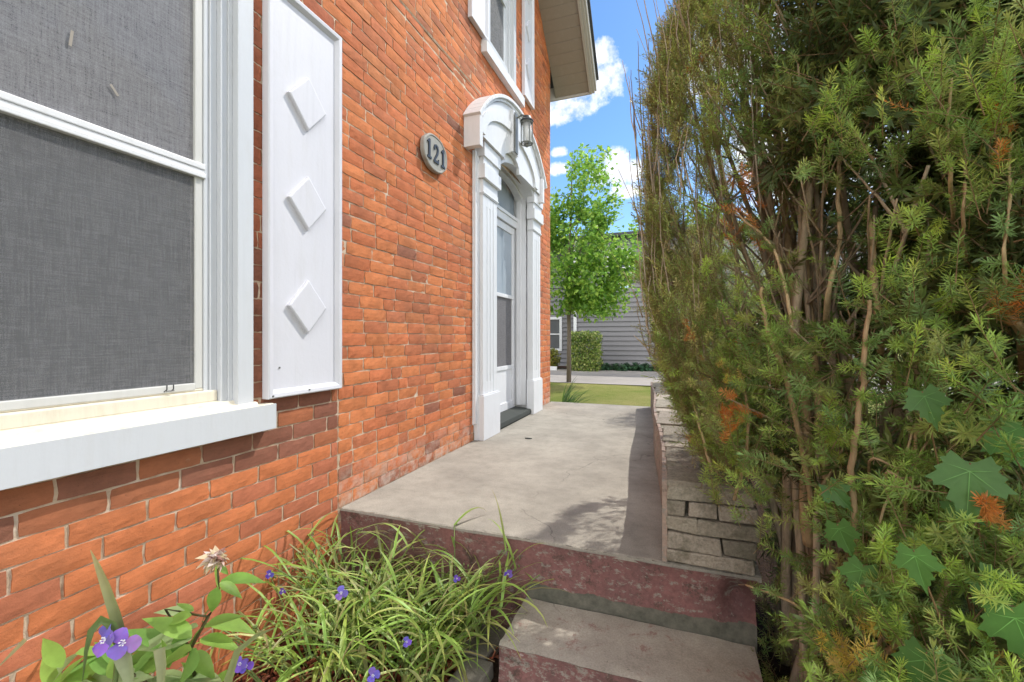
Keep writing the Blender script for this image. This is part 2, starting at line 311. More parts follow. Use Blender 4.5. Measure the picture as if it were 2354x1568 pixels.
# ================================================================== THE BRICK HOUSE
GZ = -0.45                                     # ground
house = empty('brick_house', (0, 3, GZ), 'orange brick house with white trim, shuttered windows and a hooded front door', 'house')
YEND = 5.95; RAKE = lambda y: 4.62 - 0.93 * (y - 5.938)
OPEN = [(0.30, 1.352, 0.52, 2.6), (3.50, 5.24, -0.02, 2.62), (3.76, 4.535, 3.50, 5.25)]   # y0,y1,z0,z1
PITCH = 0.0706; Z0 = 0.0 - 7 * PITCH
def build_wall():
    b = MB(); r = random.Random(3)
    # mortar bed: strips round the openings
    b.mi = 1
    ys = sorted({-2.0, YEND, 1.857} | {a for o in OPEN for a in o[:2]}); zs = sorted({GZ - 0.15, 5.45} | {a for o in OPEN for a in o[2:]})
    for y0, y1 in zip(ys, ys[1:]):
        for z0, z1 in zip(zs, zs[1:]):
            if any(o[0] <= (y0+y1)/2 <= o[1] and o[2] <= (z0+z1)/2 <= o[3] for o in OPEN): continue
            xm = -0.0055 if (y1 <= 1.8575 and z1 <= 0.53) else -0.0050
            b.poly([(xm, y0, z0), (xm, y1, z0), (xm, y1, z1), (xm, y0, z1)])
    b.mi = 1
    b.poly([(-0.008, -2.0, 5.45), (-0.008, YEND - 0.8, 5.45), (-0.008, 2.0, 8.2), (-0.008, -2.0, 4.5)])
    # end wall and the back of the reveal
    b.poly([(-0.002, YEND, GZ - .15), (-7, YEND, GZ - .15), (-7, YEND, 4.6), (-0.002, YEND, 4.6)])
    b.mi = 0
    def brick(y0, y1, z0, z1, col, dep, rough):
        ny = 6 if y0 < 2.6 else 4
        nz = 3
        g = []
        for iz in range(nz + 1):
            for iy in range(ny + 1):
                y = y0 + (y1 - y0) * iy / ny; z = z0 + (z1 - z0) * iz / nz
                edge = iy in (0, ny) or iz in (0, nz)
                if iy in (0, ny): y += r.gauss(0, rough * .6)
                if iz in (0, nz): z += r.gauss(0, rough * .42)
                corner = iy in (0, ny) and iz in (0, nz)
                if corner: y += (0.0012 if iy == 0 else -0.0012); z += (0.001 if iz == 0 else -0.001)
                x = dep + r.gauss(0, rough * .22) - (0.0012 + abs(r.gauss(0, rough * .3)) if edge else 0) - (0.0006 if corner else 0)
                g.append(b.vert((x, y, z), col))
        W = ny + 1
        for iz in range(nz):
            for iy in range(ny): b.face((g[iz*W+iy], g[iz*W+iy+1], g[(iz+1)*W+iy+1], g[(iz+1)*W+iy]))
        per = [g[i] for i in range(W)] + [g[k*W+ny] for k in range(1, nz+1)] + [g[nz*W+i] for i in range(ny-1, -1, -1)] + [g[k*W] for k in range(nz-1, 0, -1)]
        back = [b.vert((-0.012, b.v[i][1], b.v[i][2]), col) for i in per]
        n = len(per)
        for i in range(n): b.face((per[i], back[i], back[(i+1) % n], per[(i+1) % n]))
    row = -2
    while True:
        z0 = Z0 + row * PITCH; z1 = z0 + PITCH
        if z0 > 5.42: break
        zc = (z0 + z1) / 2
        for seg0, seg1 in ((-2.0, 1.857), (1.857, YEND)):
            newer = seg0 < 0 and zc < 0.62
            if not newer and seg0 < 0: a0, a1 = -2.0, YEND
            elif not newer and zc >= 0.62: continue
            else: a0, a1 = seg0, seg1
            L = 0.213 if not newer else 0.209
            off = (row % 2) * L / 2 + (r.uniform(-.02, .02) if not newer else 0) + (0.05 if newer else 0)
            y = a1 - L * 40 + off if newer else a0 - off
            jt = 0.0098 if newer else 0.0080
            tilt = r.uniform(-.0008, .0008)
            while y < a1:
                ln = L + (r.gauss(0, .004) if not newer else r.gauss(0, .002))
                if not newer and r.random() < .07: ln = L / 2
                y0, y1 = max(y, a0), min(y + ln, a1); y += ln
                if y1 - y0 < 0.03 or y1 < -1.3: continue
                if zc > RAKE((y0+y1)/2) + 0.15: continue
                parts = [(y0, y1)]
                for o in OPEN:
                    if not (o[2] - PITCH*.4 < zc < o[3] + PITCH*.4): continue
                    np_ = []
                    for p0, p1 in parts:
                        if p1 <= o[0] or p0 >= o[1]: np_.append((p0, p1))
                        else:
                            if p0 < o[0]: np_.append((p0, o[0]))
                            if p1 > o[1]: np_.append((o[1], p1))
                    parts = np_
                for p0, p1 in parts:
                    if p1 - p0 < 0.025: continue
                    yc = (p0 + p1) / 2
                    k = r.random()
                    if newer:
                        c = (0.51, 0.165, 0.066) if k < .7 else (0.45, 0.150, 0.078)
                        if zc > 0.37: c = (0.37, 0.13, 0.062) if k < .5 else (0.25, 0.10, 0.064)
                        rough = .0023
                    else:
                        c = (0.54, 0.185, 0.073) if k < .45 else (0.50, 0.158, 0.068) if k < .80 else (0.44, 0.148, 0.070) if k < .98 else (0.29, 0.115, 0.07)
                        if zc > 2.4 and r.random() < .3: c = tuple(x * f for x, f in zip(c, (.84, .92, 1.0)))
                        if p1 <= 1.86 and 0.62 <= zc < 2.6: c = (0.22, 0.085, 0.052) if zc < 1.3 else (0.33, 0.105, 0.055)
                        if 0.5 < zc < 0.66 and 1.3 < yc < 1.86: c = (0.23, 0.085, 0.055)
                        rough = .0029
                    v = r.uniform(.88, 1.12); c = tuple(x * v for x in c)
                    dz = tilt * 0
                    jz = jt * (0.80 if not newer else 0.66)
                    zz0 = z0 + jz / 2 + r.gauss(0, .0008 if not newer else .0003); zz1 = z1 - jz / 2 + r.gauss(0, .0008 if not newer else .0003)
                    if 3.0 < zc < 3.06 and yc < 3.7: zz0 += .010
                    e0 = jt / 2 if abs(p0 - y0) < 1e-6 or p0 > y0 else 0
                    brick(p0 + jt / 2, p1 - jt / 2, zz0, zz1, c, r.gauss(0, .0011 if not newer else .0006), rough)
        row += 1
    # pale parged string joint under the upper storey
    b.mi = 1
    y = 2.0
    while y < 3.62:
        n = y + r.uniform(.05, .12); zz = 3.026 + (y - 2.4) * .03
        b.poly([(0.001, y, zz), (0.001, n, zz + .004), (0.0065, n, zz + r.uniform(.013, .018)), (0.0065, y, zz + r.uniform(.012, .017))]); y = n
    return b.build('wall', [M['brick'], M['mortar']], house)
wall = build_wall()

def build_roof():
    th = 0.05
    b = MB()                                                      # roof deck with shingles
    y1, y0 = 6.26, 2.0
    for ya, yb, in ((y1, y0), (-2.26, y0)):
        sl = (RAKE(y0) - RAKE(y1)) / (y1 - y0)
        za = RAKE(y1) + .17; zb = RAKE(y0) + .17
        n = Vector((0, 0, 1))
        for x0, x1 in ((-7.0, 0.615),):
            A = [(x0, ya, za), (x1, ya, za), (x1, yb, zb), (x0, yb, zb)]
            Bv = [(p[0], p[1], p[2] + .035) for p in A]
            i = [b.vert(p) for p in A + Bv]
            for f in ((0,3,2,1),(4,5,6,7),(0,1,5,4),(1,2,6,5),(2,3,7,6),(3,0,4,7)): b.face([i[k] for k in f])
    roof = b.build('roof', M['shingle'], house)
    s = MB()                                                      # vented soffit boards across the rake overhang
    y = 6.235; step = 0.098
    while y > 2.1:
        yb = y - step
        z_a, z_b = RAKE(y), RAKE(yb)
        s.poly([(0.0, y, z_a), (0.0, yb + .006, z_b - .006 * .93), (0.50, yb + .006, z_b - .006 * .93), (0.50, y, z_a)])
        s.poly([(0.0, yb + .006, z_b - .0056), (0.0, yb + .004, z_b + .006), (0.50, yb + .004, z_b + .006), (0.50, yb + .006, z_b - .0056)])
        s.poly([(0.0, yb + .004, z_b + .006), (0.0, yb, z_b), (0.50, yb, z_b), (0.50, yb + .004, z_b + .006)])
        y = yb
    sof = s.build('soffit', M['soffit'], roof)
    f = MB()                                                      # stepped bargeboard
    for x0, x1, d0, d1 in ((0.485, 0.525, -.035, .10), (0.525, 0.56, -.015, .12), (0.56, 0.585, .02, .155)):
        ya, yb = 6.245 + (x0 - .485) * .2, 2.0
        p = [(ya, RAKE(ya) + d0), (yb, RAKE(yb) + d0), (yb, RAKE(yb) + d1), (ya, RAKE(ya) + d1)]
        f.prism(p, x0, x1)
    f.prism([(6.24, RAKE(6.24) - .03), (6.262, RAKE(6.24) - .03), (6.262, RAKE(6.24) + .16), (6.24, RAKE(6.24) + .16)], -3, .50)
    f.build('bargeboard', M['fascia'], roof, bevel=.004)
build_roof()

def sash_window(y0, y1, z0, z1, zrail, parent_name='window', lower=True):
    """double-hung window whose outer casing lies in the wall plane; y1 is the far jamb"""
    f = MB()
    def ring(x, a, bb, w0, w1):           # nested frame between insets w0<w1
        f.box(a, bb, y0 + w0, y0 + w1, z0 + w0 * .3, z1 - w0); f.box(a, bb, y1 - w1, y1 - w0, z0 + w0 * .3, z1 - w0)
        f.box(a, bb, y0 + w1, y1 - w1, z1 - w1, z1 - w0)
    ring(0, -.10, .013, 0.0, .070); ring(0, -.10, -.016, .0702, .088); ring(0, -.10, -.022, .0882, .116)
    ring(0, -.10, -.043, .1162, .143); ring(0, -.10, -.05, .1432, .162)
    win = f.build(parent_name, M['white2'], house, bevel=.0025)
    i0, i1 = y0 + .1622, y1 - .1622
    r = MB()
    r.box(-.085, -.055, i1 - .03, i1, z0 + .20, z1 - .162); r.box(-.085, -.055, i0, i0 + .03, z0 + .20, z1 - .162)
    r.box(-.085, -.052, i0 + .03, i1 - .03, z0 + .195, z0 + .222)
    r.build('sash', M['sash'] if lower else M['white2'], win, bevel=.003)
    k = MB()
    for q, (dx, dz0, dz1) in enumerate(((.004, .0, .018), (-.004, .018, .034), (.0, .034, .056))):
        k.box(-.08, -.046 + dx, i0 - .004, i1 + .004, zrail - .028 + dz0, zrail - .028 + dz1)
    k.build('meeting_rail', M['white'], win, bevel=.003)
    b = MB(); b.box(-.11, -.036, y0 + .10, y1 - .118, z0 + .145, z0 + .19)
    b.box(-.11, -.055, y0 + .12, y1 - .13, z0 + .19, z0 + .2)
    b.build('bottom_rail', M['cream'] if lower else M['white2'], win, bevel=.006)
    s1 = MB(); s1.poly([(-.062, i0 + .03, z0 + .222), (-.062, i1 - .03, z0 + .222), (-.062, i1 - .03, zrail - .02), (-.062, i0 + .03, zrail - .02)])
    s1.build('lower_screen', M['screen'], win)
    s2 = MB(); s2.poly([(-.066, i0 + .03, zrail), (-.066, i1 - .03, zrail), (-.066, i1 - .03, z1 - .16), (-.066, i0 + .03, z1 - .16)])
    s2.build('upper_screen', M['screen2'], win)
    g = MB(); g.poly([(-.09, i0, z0 + .2), (-.09, i1, z0 + .2), (-.09, i1, z1 - .15), (-.09, i0, z1 - .15)])
    g.build('pane', M['glass'], win)
    if lower:
        for (yy, zz, ln, ro) in ((.795, 1.80, .05, .12), (.905, 1.70, .035, 2.5)):
            tp = MB(); c, n_ = math.cos(ro), math.sin(ro)
            tp.poly([(-.0605, yy + (a*n_ + q*c), zz + (a*c - q*n_)) for a, q in ((-ln/2, -.004), (-ln/2, .004), (ln/2, .0035), (ln/2, -.004))]); tp.build('tape', M['soffit'], win)
    return win
w1 = sash_window(0.34, 1.352, 0.50, 2.62, 1.532)
def window_sill(y0, y1, z0, z1, xp, win, mat):
    s = MB()
    s.prism([(-.10, z0 + .02), (xp - .0, z0), (xp, z1), (xp - .012, z1 + .004), (xp - .03, z1 + .004), (xp - .034, z1 + .014), (xp - .056, z1 + .018), (xp - .06, z1 + .03), (-.045, z1 + .036), (-.05, z1 + .045), (-.10, z1 + .047)], y0, y1 - .055, 'y')
    s.prism([(.0, z0), (xp - .0, z0), (xp, z1), (xp - .012, z1 + .004), (.0, z1 + .004)], y1 - .055, y1, 'y')
    return s.build('sill', mat, win, bevel=.002)
def sill_two_tone(y0, y1, z0, z1, xp, win):
    o = window_sill(y0, y1, z0, z1, xp, win, M['cream'])
    f = MB(); f.box(xp + .0005, xp + .003, y0, y1, z0 - .002, z1 + .002); f.box(.0, xp + .003, y1 + .0005, y1 + .003, z0 - .002, z1 + .002)
    f.build('sill_apron', M['white2'], win)
sill_two_tone(0.2, 1.423, 0.511, 0.611, .052, w1)
lt = MB()
for q in (0, .022): lt.tube([(-.045, 1.045 + q, .702), (-.03, 1.045 + q, .71), (-.03, 1.045 + q, .728)], .0022, 5)
lt.tube([(-.03, 1.043, .705), (-.03, 1.069, .705)], .002, 5)
lt.build('latch', M['black'], w1)
rm = MB(); rm.box(-1.6, -.12, .2, 1.5, .3, 2.7); rm.build('room', M['room'], house)
# far upper window
w2 = sash_window(3.76, 4.535, 3.55, 5.25, 4.4, lower=False)
window_sill(3.655, 4.70, 3.455, 3.555, .055, w2, M['white'])
rm = MB(); rm.box(-1.2, -.12, 3.7, 4.6, 3.4, 5.3); rm.build('room', M['room'], house)

def shutter(y0, y1, z0, z1, ds, lbl):
    s = MB(); s.box(.003, .020, y0 + .004, y1 - .004, z0 + .004, z1 - .004)
    sh = s.build('shutter', M['shutter'], house, bevel=.002); sh['label'] = lbl
    m = MB(); w = .036; t = .041
    def rail(pts): m.prism(pts, .0205, t)
    m.prism([(.0205, 0), (.0205, w), (.026, w), (t - .003, w - .008), (t, .006), (t - .004, 0)], 0, 1, 'z') if False else None
    # mitred raised moulding with a sloping inner face
    o = [(y0, z0), (y1, z0), (y1, z1), (y0, z1)]; i1 = [(y0 + w, z0 + w), (y1 - w, z0 + w), (y1 - w, z1 - w), (y0 + w, z1 - w)]
    i2 = [(y0 + w*.6, z0 + w*.6), (y1 - w*.6, z0 + w*.6), (y1 - w*.6, z1 - w*.6), (y0 + w*.6, z1 - w*.6)]
    lv = [(.002, o), (t - .004, o), (t, [(y0+.005, z0+.005), (y1-.005, z0+.005), (y1-.005, z1-.005), (y0+.005, z1-.005)]), (t - .002, i2), (.0215, i1), (.012, i1)]
    rings = [[m.vert((x, a, b)) for a, b in q] for x, q in lv]
    for r0, r1 in zip(rings, rings[1:]):
        for k in range(4): m.face((r0[k], r0[(k+1) % 4], r1[(k+1) % 4], r1[k]))
    m.build('moulding', M['shutter'], sh, bevel=.0015)
    for zc in ds:
        d = MB(); yc = (y0 + y1) / 2; hy = (y1 - y0) * .255; hz = .125
        pts = [(yc - hy, zc), (yc, zc - hz), (yc + hy, zc), (yc, zc + hz)]
        p2 = [(yc - hy*.93, zc), (yc, zc - hz*.93), (yc + hy*.93, zc), (yc, zc + hz*.93)]
        A = [d.vert((.0202, a, b)) for a, b in pts]; B = [d.vert((.035, a, b)) for a, b in pts]; Cc = [d.vert((.038, a, b)) for a, b in p2]
        for k in range(4):
            j = (k + 1) % 4; d.face((A[k], A[j], B[j], B[k])); d.face((B[k], B[j], Cc[j], Cc[k]))
        d.face(Cc); d.build('diamond', M['shutter'], sh)
    if z0 < 2:
        for yy, zz, xx in ((y0 + .07, z0 + .13, .020), ((y0+y1)/2, z0 + .018, .040), (y0 + .02, z0 + .012, .040)):
            n = MB(); n.prism([(yy + .004*math.cos(k*math.pi/4), zz + .004*math.sin(k*math.pi/4)) for k in range(8)], xx, xx + .0035); n.build('screw', M['grey'], sh)
shutter(1.402, 1.842, .632, 2.436, (1.038, 1.523, 1.989), 'white shutter with three raised diamonds beside the lower window')
shutter(-.145, .285, .632, 2.436, (1.038, 1.523, 1.989), 'white shutter on the near side of the lower window')
shutter(3.376, 3.74, 3.585, 5.3, (4.0, 4.45, 4.9), 'white shutter on the near side of the upper window')
shutter(4.75, 5.104, 3.625, 5.3, (4.02, 4.46, 4.9), 'white shutter on the far side of the upper window')

def door_surround():
    root = MB(); root.box(0, .012, 3.46, 3.50, .14, 2.5)
    root.box(0, .03, 3.465, 3.50, .15, 2.5); root.box(0, .036, 3.5002, 3.538, .002, 2.47)
    root.box(0, .03, 5.262, 5.30, .05, 2.5)
    # deep reveal: jambs, arched ceiling, head
    root.box(-.30, .03, 5.0, 5.06, .0, 2.62); root.box(-.30, .03, 3.78, 3.85, .0, 2.62)
    root.box(-.16, -.02, 4.955, 4.999, .1, 2.6); root.box(-.13, -.075, 4.93, 4.9545, .1, 2.6)
    n = 20
    def soff(y0, y1, z0, rise, xa, xb):
        q = [((y0+y1)/2 - (y1-y0)/2*math.cos(math.pi*k/n), z0 + rise*math.sin(math.pi*k/n)) for k in range(n + 1)]
        for k in range(n):
            root.poly([(xa, *q[k]), (xb, *q[k]), (xb, *q[k+1]), (xa, *q[k+1])])
            root.poly([(xb, *q[k]), (xb, *q[k+1]), (xb, q[k+1][0], 2.86), (xb, q[k][0], 2.86)])
    soff(3.85, 5.0, 2.42, .24, -.14, .080); soff(3.88, 4.97, 2.42, .20, -.142, -.06)
    ds = root.build('door_surround', M['white'], house, bevel=.003)
    for y0, y1, mirror in ((3.54, 3.86, 0), (4.955, 5.255, 1)):
        p = MB()
        p.box(0, .0615, y0, y1, .38, 2.48)
        w = y1 - y0
        for a, bb in ((0, .20), (.30, .42), (.52, .64), (.74, 1.0)): p.box(.0617, .066, y0 + a*w, y0 + bb*w, .40, 2.14)
        p.box(.0617, .0648, y0 + .21*w, y1 - .27*w, .401, .50); p.box(.0617, .0648, y0 + .21*w, y1 - .27*w, 2.05, 2.139)
        p.box(0, .088, y0 - .028, y1 + .028, 0.001, .385); p.box(0, .08, y0 - .02, y1 + .02, .3852, .398)
        p.box(.0, .074, y0 - .006, y1 + .006, 2.1405, 2.205); p.box(0, .08, y0 - .012, y1 + .012, 2.15, 2.162)
        p.box(.0, .070, y0 - .004, y1 + .004, 2.2055, 2.275)
        p.box(.0, .098, y0 - .03, y1 + .03, 2.2755, 2.395)
        p.box(.0, .078, y0 - .012, y1 + .012, 2.3955, 2.465)
        p.box(.0, .094, y0 - .026, y1 + .026, 2.4655, 2.585)
        p.build('pilaster', M['white'], ds, bevel=.004)
    h = MB()                                                       # hood: curved roof board on cheeks
    yc, Rr, zc = 4.265, 1.23, 3.215 - 1.23; n = 26
    a0 = math.acos(.985 / Rr)
    ang = [math.pi - a0 - (math.pi - 2*a0) * k / n for k in range(n + 1)]
    out = [(yc + Rr*math.cos(a), zc + Rr*math.sin(a)) for a in ang]; inn = [(yc + (Rr-.03)*math.cos(a), zc + (Rr-.03)*math.sin(a)) for a in ang]
    for k in range(n): h.prism([inn[k], inn[k+1], out[k+1], out[k]], 0, .158)
    inn2 = [(yc + (Rr-.031)*math.cos(a), zc + (Rr-.031)*math.sin(a)) for a in ang]; in3 = [(yc + (Rr-.055)*math.cos(a), zc + (Rr-.055)*math.sin(a)) for a in ang]
    for k in range(n): h.prism([in3[k], in3[k+1], inn2[k+1], inn2[k]], 0, .135)
    h.box(0, .148, 3.30, 3.36, 2.462, 2.715); h.box(0, .148, 5.09, 5.15, 2.50, 2.78)
    hood = h.build('hood', M['white'], ds, bevel=.003)
    t = MB()
    bot = [(3.362, 2.592), (3.60, 2.592), (3.80, 2.592), (3.92, 2.590), (3.935, 2.578), (3.945, 2.640), (3.97, 2.655), (4.02, 2.678), (4.09, 2.70), (4.16, 2.706), (4.23, 2.697), (4.29, 2.672), (4.335, 2.638), (4.35, 2.578), (4.37, 2.590), (4.6, 2.592), (4.85, 2.592), (5.088, 2.592)]
    ztop = lambda y: max(2.71, zc + math.sqrt(max(0, (Rr - .056)**2 - (y - yc)**2)))
    for (ya, za), (yb, zb) in zip(bot, bot[1:]):
        t.poly([(.116, ya, za), (.116, yb, zb), (.116, yb, ztop(yb)), (.116, ya, ztop(ya))]); t.poly([(.084, ya, za), (.084, ya, ztop(ya)), (.084, yb, ztop(yb)), (.084, yb, zb)])
        t.poly([(.084, ya, za), (.084, yb, zb), (.116, yb, zb), (.116, ya, za)])
    # arch moulding planted on the board and key block
    for rad, x1 in ((.60, .132), (.575, .142)):
        pass
    ay, az = 4.14, 2.60
    A = [(ay + .80*math.cos(a), az + .385*math.sin(a)) for a in [math.pi*k/24 for k in range(25)]]
    B = [(ay + .70*math.cos(a), az + .30*math.sin(a)) for a in [math.pi*k/24 for k in range(25)]]
    for k in range(24): t.prism([B[k], A[k], A[k+1], B[k+1]], .1162, .138)
    t.box(.1162, .150, 4.08, 4.225, 2.712, 3.12); t.box(.1502, .158, 4.10, 4.205, 2.74, 3.08)
    t.box(.1162, .128, 4.23, 4.25, 2.712, 3.1)
    t.build('tympanum', M['white'], ds)
    return ds
ds = door_surround()
def storm_door():
    X = -.15; y0, y1 = 4.0, 4.928
    d = MB()
    d.box(X - .03, X, y0, y0 + .085, .075, 2.165); d.box(X - .03, X, y1 - .075, y1, .075, 2.165)
    d.box(X - .03, X, y0 + .085, y1 - .075, 2.085, 2.165); d.box(X - .03, X, y0 + .085, y1 - .075, .075, .165); d.box(X - .03, X, y0 + .085, y1 - .075, .53, .575)
    d.box(X - .028, X + .004, y0 + .085, y1 - .075, 1.335, 1.375)
    door = d.build('storm_door', M['white'], house, bevel=.004)
    k = MB(); k.box(X - .02, X - .012, y0 + .085, y1 - .075, .165, .53); k.build('kick_panel', M['white'], door)
    g = MB(); g.poly([(X - .014, y0 + .085, 1.375), (X - .014, y1 - .075, 1.375), (X - .014, y1 - .075, 2.085), (X - .014, y0 + .085, 2.085)]); g.build('glass_pane', M['lit'], door)
    s = MB(); s.poly([(X - .014, y0 + .085, .575), (X - .014, y1 - .075, .575), (X - .014, y1 - .075, 1.335), (X - .014, y0 + .085, 1.335)]); s.build('screen', M['doorscreen'], door)
    h = MB(); h.tube([(X, y0 + .04, 1.0), (X + .035, y0 + .04, 1.01), (X + .035, y0 + .04, 1.12), (X, y0 + .04, 1.13)], .008, 8); h.build('handle', M['black'], door)
    fr = MB(); fr.box(-.19, -.10, 3.90, 3.999, .07, 2.6); fr.box(-.19, -.125, 3.999, 4.955, 2.172, 2.285); fr.box(-.19, -.11, 3.999, 4.955, 2.25, 2.285)
    fr.build('door_frame', M['white'], house, bevel=.003)
    tw = MB(); tw.poly([(-.17, 3.9, 2.28), (-.17, 4.96, 2.28), (-.17, 4.96, 2.72), (-.17, 3.9, 2.72)]); tw.build('transom_pane', M['lit'], house)
    th = MB(); th.prism([(-.15, .001), (.05, .001), (.058, .02), (.05, .062), (-.15, .082)], 3.89, 4.953, 'y'); th.build('threshold', M['threshold'], house, bevel=.006)
    bk = MB(); bk.box(-.24, -.20, 3.9, 4.96, 0, 2.7); bk.build('inner_door', M['curtain'], house)
storm_door()

# ------------------------------------------------------------------ number plaque and lantern (hang on the wall)
plq = empty('number_plaque', (0, 2.79, 2.2), 'pale oval plaque with black house number 121 on the orange brick wall', 'number plaque')
def plaque():
    yc, zc = 2.79, 2.205
    out = []
    for k in range(48):
        a = 2*math.pi*k/48; q = 1.0 / ((abs(math.cos(a))**2.25 + abs(math.sin(a))**2.25) ** (1/2.25))
        w = 1 - .02 * max(0, math.cos(4*(a - math.pi/4))) ** 6 * 2
        out.append((.165*q*math.cos(a)*w, .128*q*math.sin(a)*w))
    b = MB(); lv = [(.010, 1.0), (.034, 1.0), (.040, .96), (.040, .90), (.036, .87), (.036, 0.02)]
    rings = [[b.vert((x, yc + a*s, zc + c*s)) for a, c in out] for x, s in lv]
    for r0, r1 in zip(rings, rings[1:]):
        for k in range(48): b.face((r0[k], r0[(k+1) % 48], r1[(k+1) % 48], r1[k]))
    b.face(rings[-1]); b.face(rings[0][::-1]); b.build('plate', M['plaque'], plq)
    rim = MB()
    for r0 in (.99,):
        pass
    one = [(-.028, -.06), (.028, -.06), (.028, -.048), (.012, -.044), (.012, .062), (-.004, .062), (-.028, .042), (-.024, .034), (-.010, .040), (-.010, -.044), (-.028, -.048)]
    two = [(-.034, -.06), (.034, -.06), (.036, -.028), (.028, -.028), (.022, -.042), (-.012, -.042), (.026, .004), (.034, .030), (.024, .054), (0, .062), (-.024, .054), (-.034, .034), (-.028, .020), (-.016, .022), (-.018, .036), (-.006, .048), (.008, .044), (.014, .030), (.008, .010), (-.034, -.044)]
    for yy, zz, sh, lb in ((2.695, 2.207, one, 'near numeral 1'), (2.79, 2.203, two, 'middle numeral 2'), (2.888, 2.203, one, 'far numeral 1')):
        d = MB(); d.prism([(yy + a*1.0, zz + c*1.1) for a, c in sh], .0365, .043); o = d.build('numeral', M['black'], plq); o['label'] = lb
plaque()
lan = empty('wall_lantern', (.12, 4.17, 2.95), 'small grey metal lantern with clear glass on the door hood', 'lantern')
def lantern():
    cx, cy, z0, z1 = .27, 4.13, 2.80, 3.00
    p = MB(); p.box(.1585, .172, 4.075, 4.155, 2.70, 3.09); p.tube([(.172, 4.12, 3.05), (.22, 4.125, 3.075), (cx, cy, 3.055)], .009, 8); p.build('back_plate', M['grey'], lan, bevel=.004)
    c = MB(); c.lathe([(.010, .060), (.04, .05), (.05, .026), (.066, .010), (.066, 0.0), (.02, -.004)], (cx, cy, z1), 24); c.build('cap', M['black'], lan)
    g = MB(); g.lathe([(.046, 0), (.048, .1), (.046, .2)], (cx, cy, z0), 24); g.build('glass', M['clear'], lan, smooth=True)
    b = MB(); b.lathe([(.012, -.045), (.018, -.035), (.022, -.02)], (cx, cy, z0), 12)
    for k in range(6):
        a = k*math.pi/3 + .3; b.tube([(cx + .055*math.cos(a), cy + .055*math.sin(a), z0 - .01), (cx + .055*math.cos(a), cy + .055*math.sin(a), z1 + .004)], .0055, 6)
    for zz in (z0 - .012, z1 - .01): b.tube([(cx + .056*math.cos(2*math.pi*k/24), cy + .056*math.sin(2*math.pi*k/24), zz) for k in range(25)], .007, 6, False)
    for k in range(3):
        a = k*math.pi/3 + .3; b.tube([(cx + .055*math.cos(a), cy + .055*math.sin(a), z0 - .014), (cx - .055*math.cos(a), cy - .055*math.sin(a), z0 - .014)], .005, 6)
    b.build('cage', M['grey'], lan)
    bu = MB(); bu.lathe([(.012, 0), (.014, .05), (.028, .09), (.026, .12), (.008, .14)], (cx, cy, z0 + .0), 12); bu.build('bulb', M['white'], lan, smooth=True)
lantern()

# ================================================================== PORCH, STEP, LOW WALL
def rough_slab(b, pts_top, z_top, z_bot, n_sub, amp):
    pass
porch = empty('concrete_porch', (.8, 3.9, GZ), 'concrete porch slab with worn maroon painted front face before the white door', 'porch')
def build_porch():
    PF = 1.875; rr = random.Random(5)
    top = MB(); nx, ny = 40, 2
    xs = [0.0 + 1.95 * k / 60 for k in range(61)]
    front = [(x, PF + rr.gauss(0, .0016) + .004*math.sin(x*7)) for x in xs]
    back = [(x, 6.0) for x in xs]
    for k in range(60):
        a, b_ = front[k], front[k+1]
        top.poly([(a[0], a[1] + .012, 0), (b_[0], b_[1] + .012, 0), (back[k+1][0], 6.0, 0), (back[k][0], 6.0, 0)])
        top.poly([(a[0], a[1] + .003, -.004 + rr.gauss(0, .001)), (b_[0], b_[1] + .003, -.004 + rr.gauss(0, .001)), (b_[0], b_[1] + .012, 0), (a[0], a[1] + .012, 0)])
        top.poly([(a[0], a[1], -.02), (b_[0], b_[1], -.02), (b_[0], b_[1] + .003, -.004), (a[0], a[1] + .003, -.004)])
    top.poly([(0, 6, 0), (1.95, 6, 0), (1.95, 6, GZ - .1), (0, 6, GZ - .1)])
    top.build('slab', M['concrete'], porch)
    fc = MB(); g = {}
    cols = 70; rows = 14
    for i in range(cols + 1):
        for j in range(rows + 1):
            x = 1.935 * i / cols; z = -.012 + (GZ - .1 + .012) * j / rows
            n = float(vnoise([(x, 0.3, z)], 9)[0]) - .5; n2 = float(vnoise([(x, 1.3, z)], 40)[0]) - .5
            y = PF + .002 + n * .012 + n2 * .004 - (.006 if j == 0 else 0)
            if j > 6 and x > 1.0: y += .006 * min(1, (j - 6) / 2)
            notch = max(0, 1 - math.hypot((x - 1.88) / .09, (z + .12) / .10)); y += notch * .13
            g[i, j] = fc.vert((x, y, z))
    for i in range(cols):
        for j in range(rows): fc.face((g[i, j], g[i+1, j], g[i+1, j+1], g[i, j+1]))
    fc.build('front_face', M['maroon'], porch, smooth=True)
    sd = MB(); sd.box(1.85, 1.936, PF + .16, 5.95, GZ - .1, -.005); sd.build('side_face', M['rock'], porch)
build_porch()
step = empty('concrete_step', (1.5, 1.7, GZ), 'worn concrete step with peeling maroon paint below the porch', 'step')
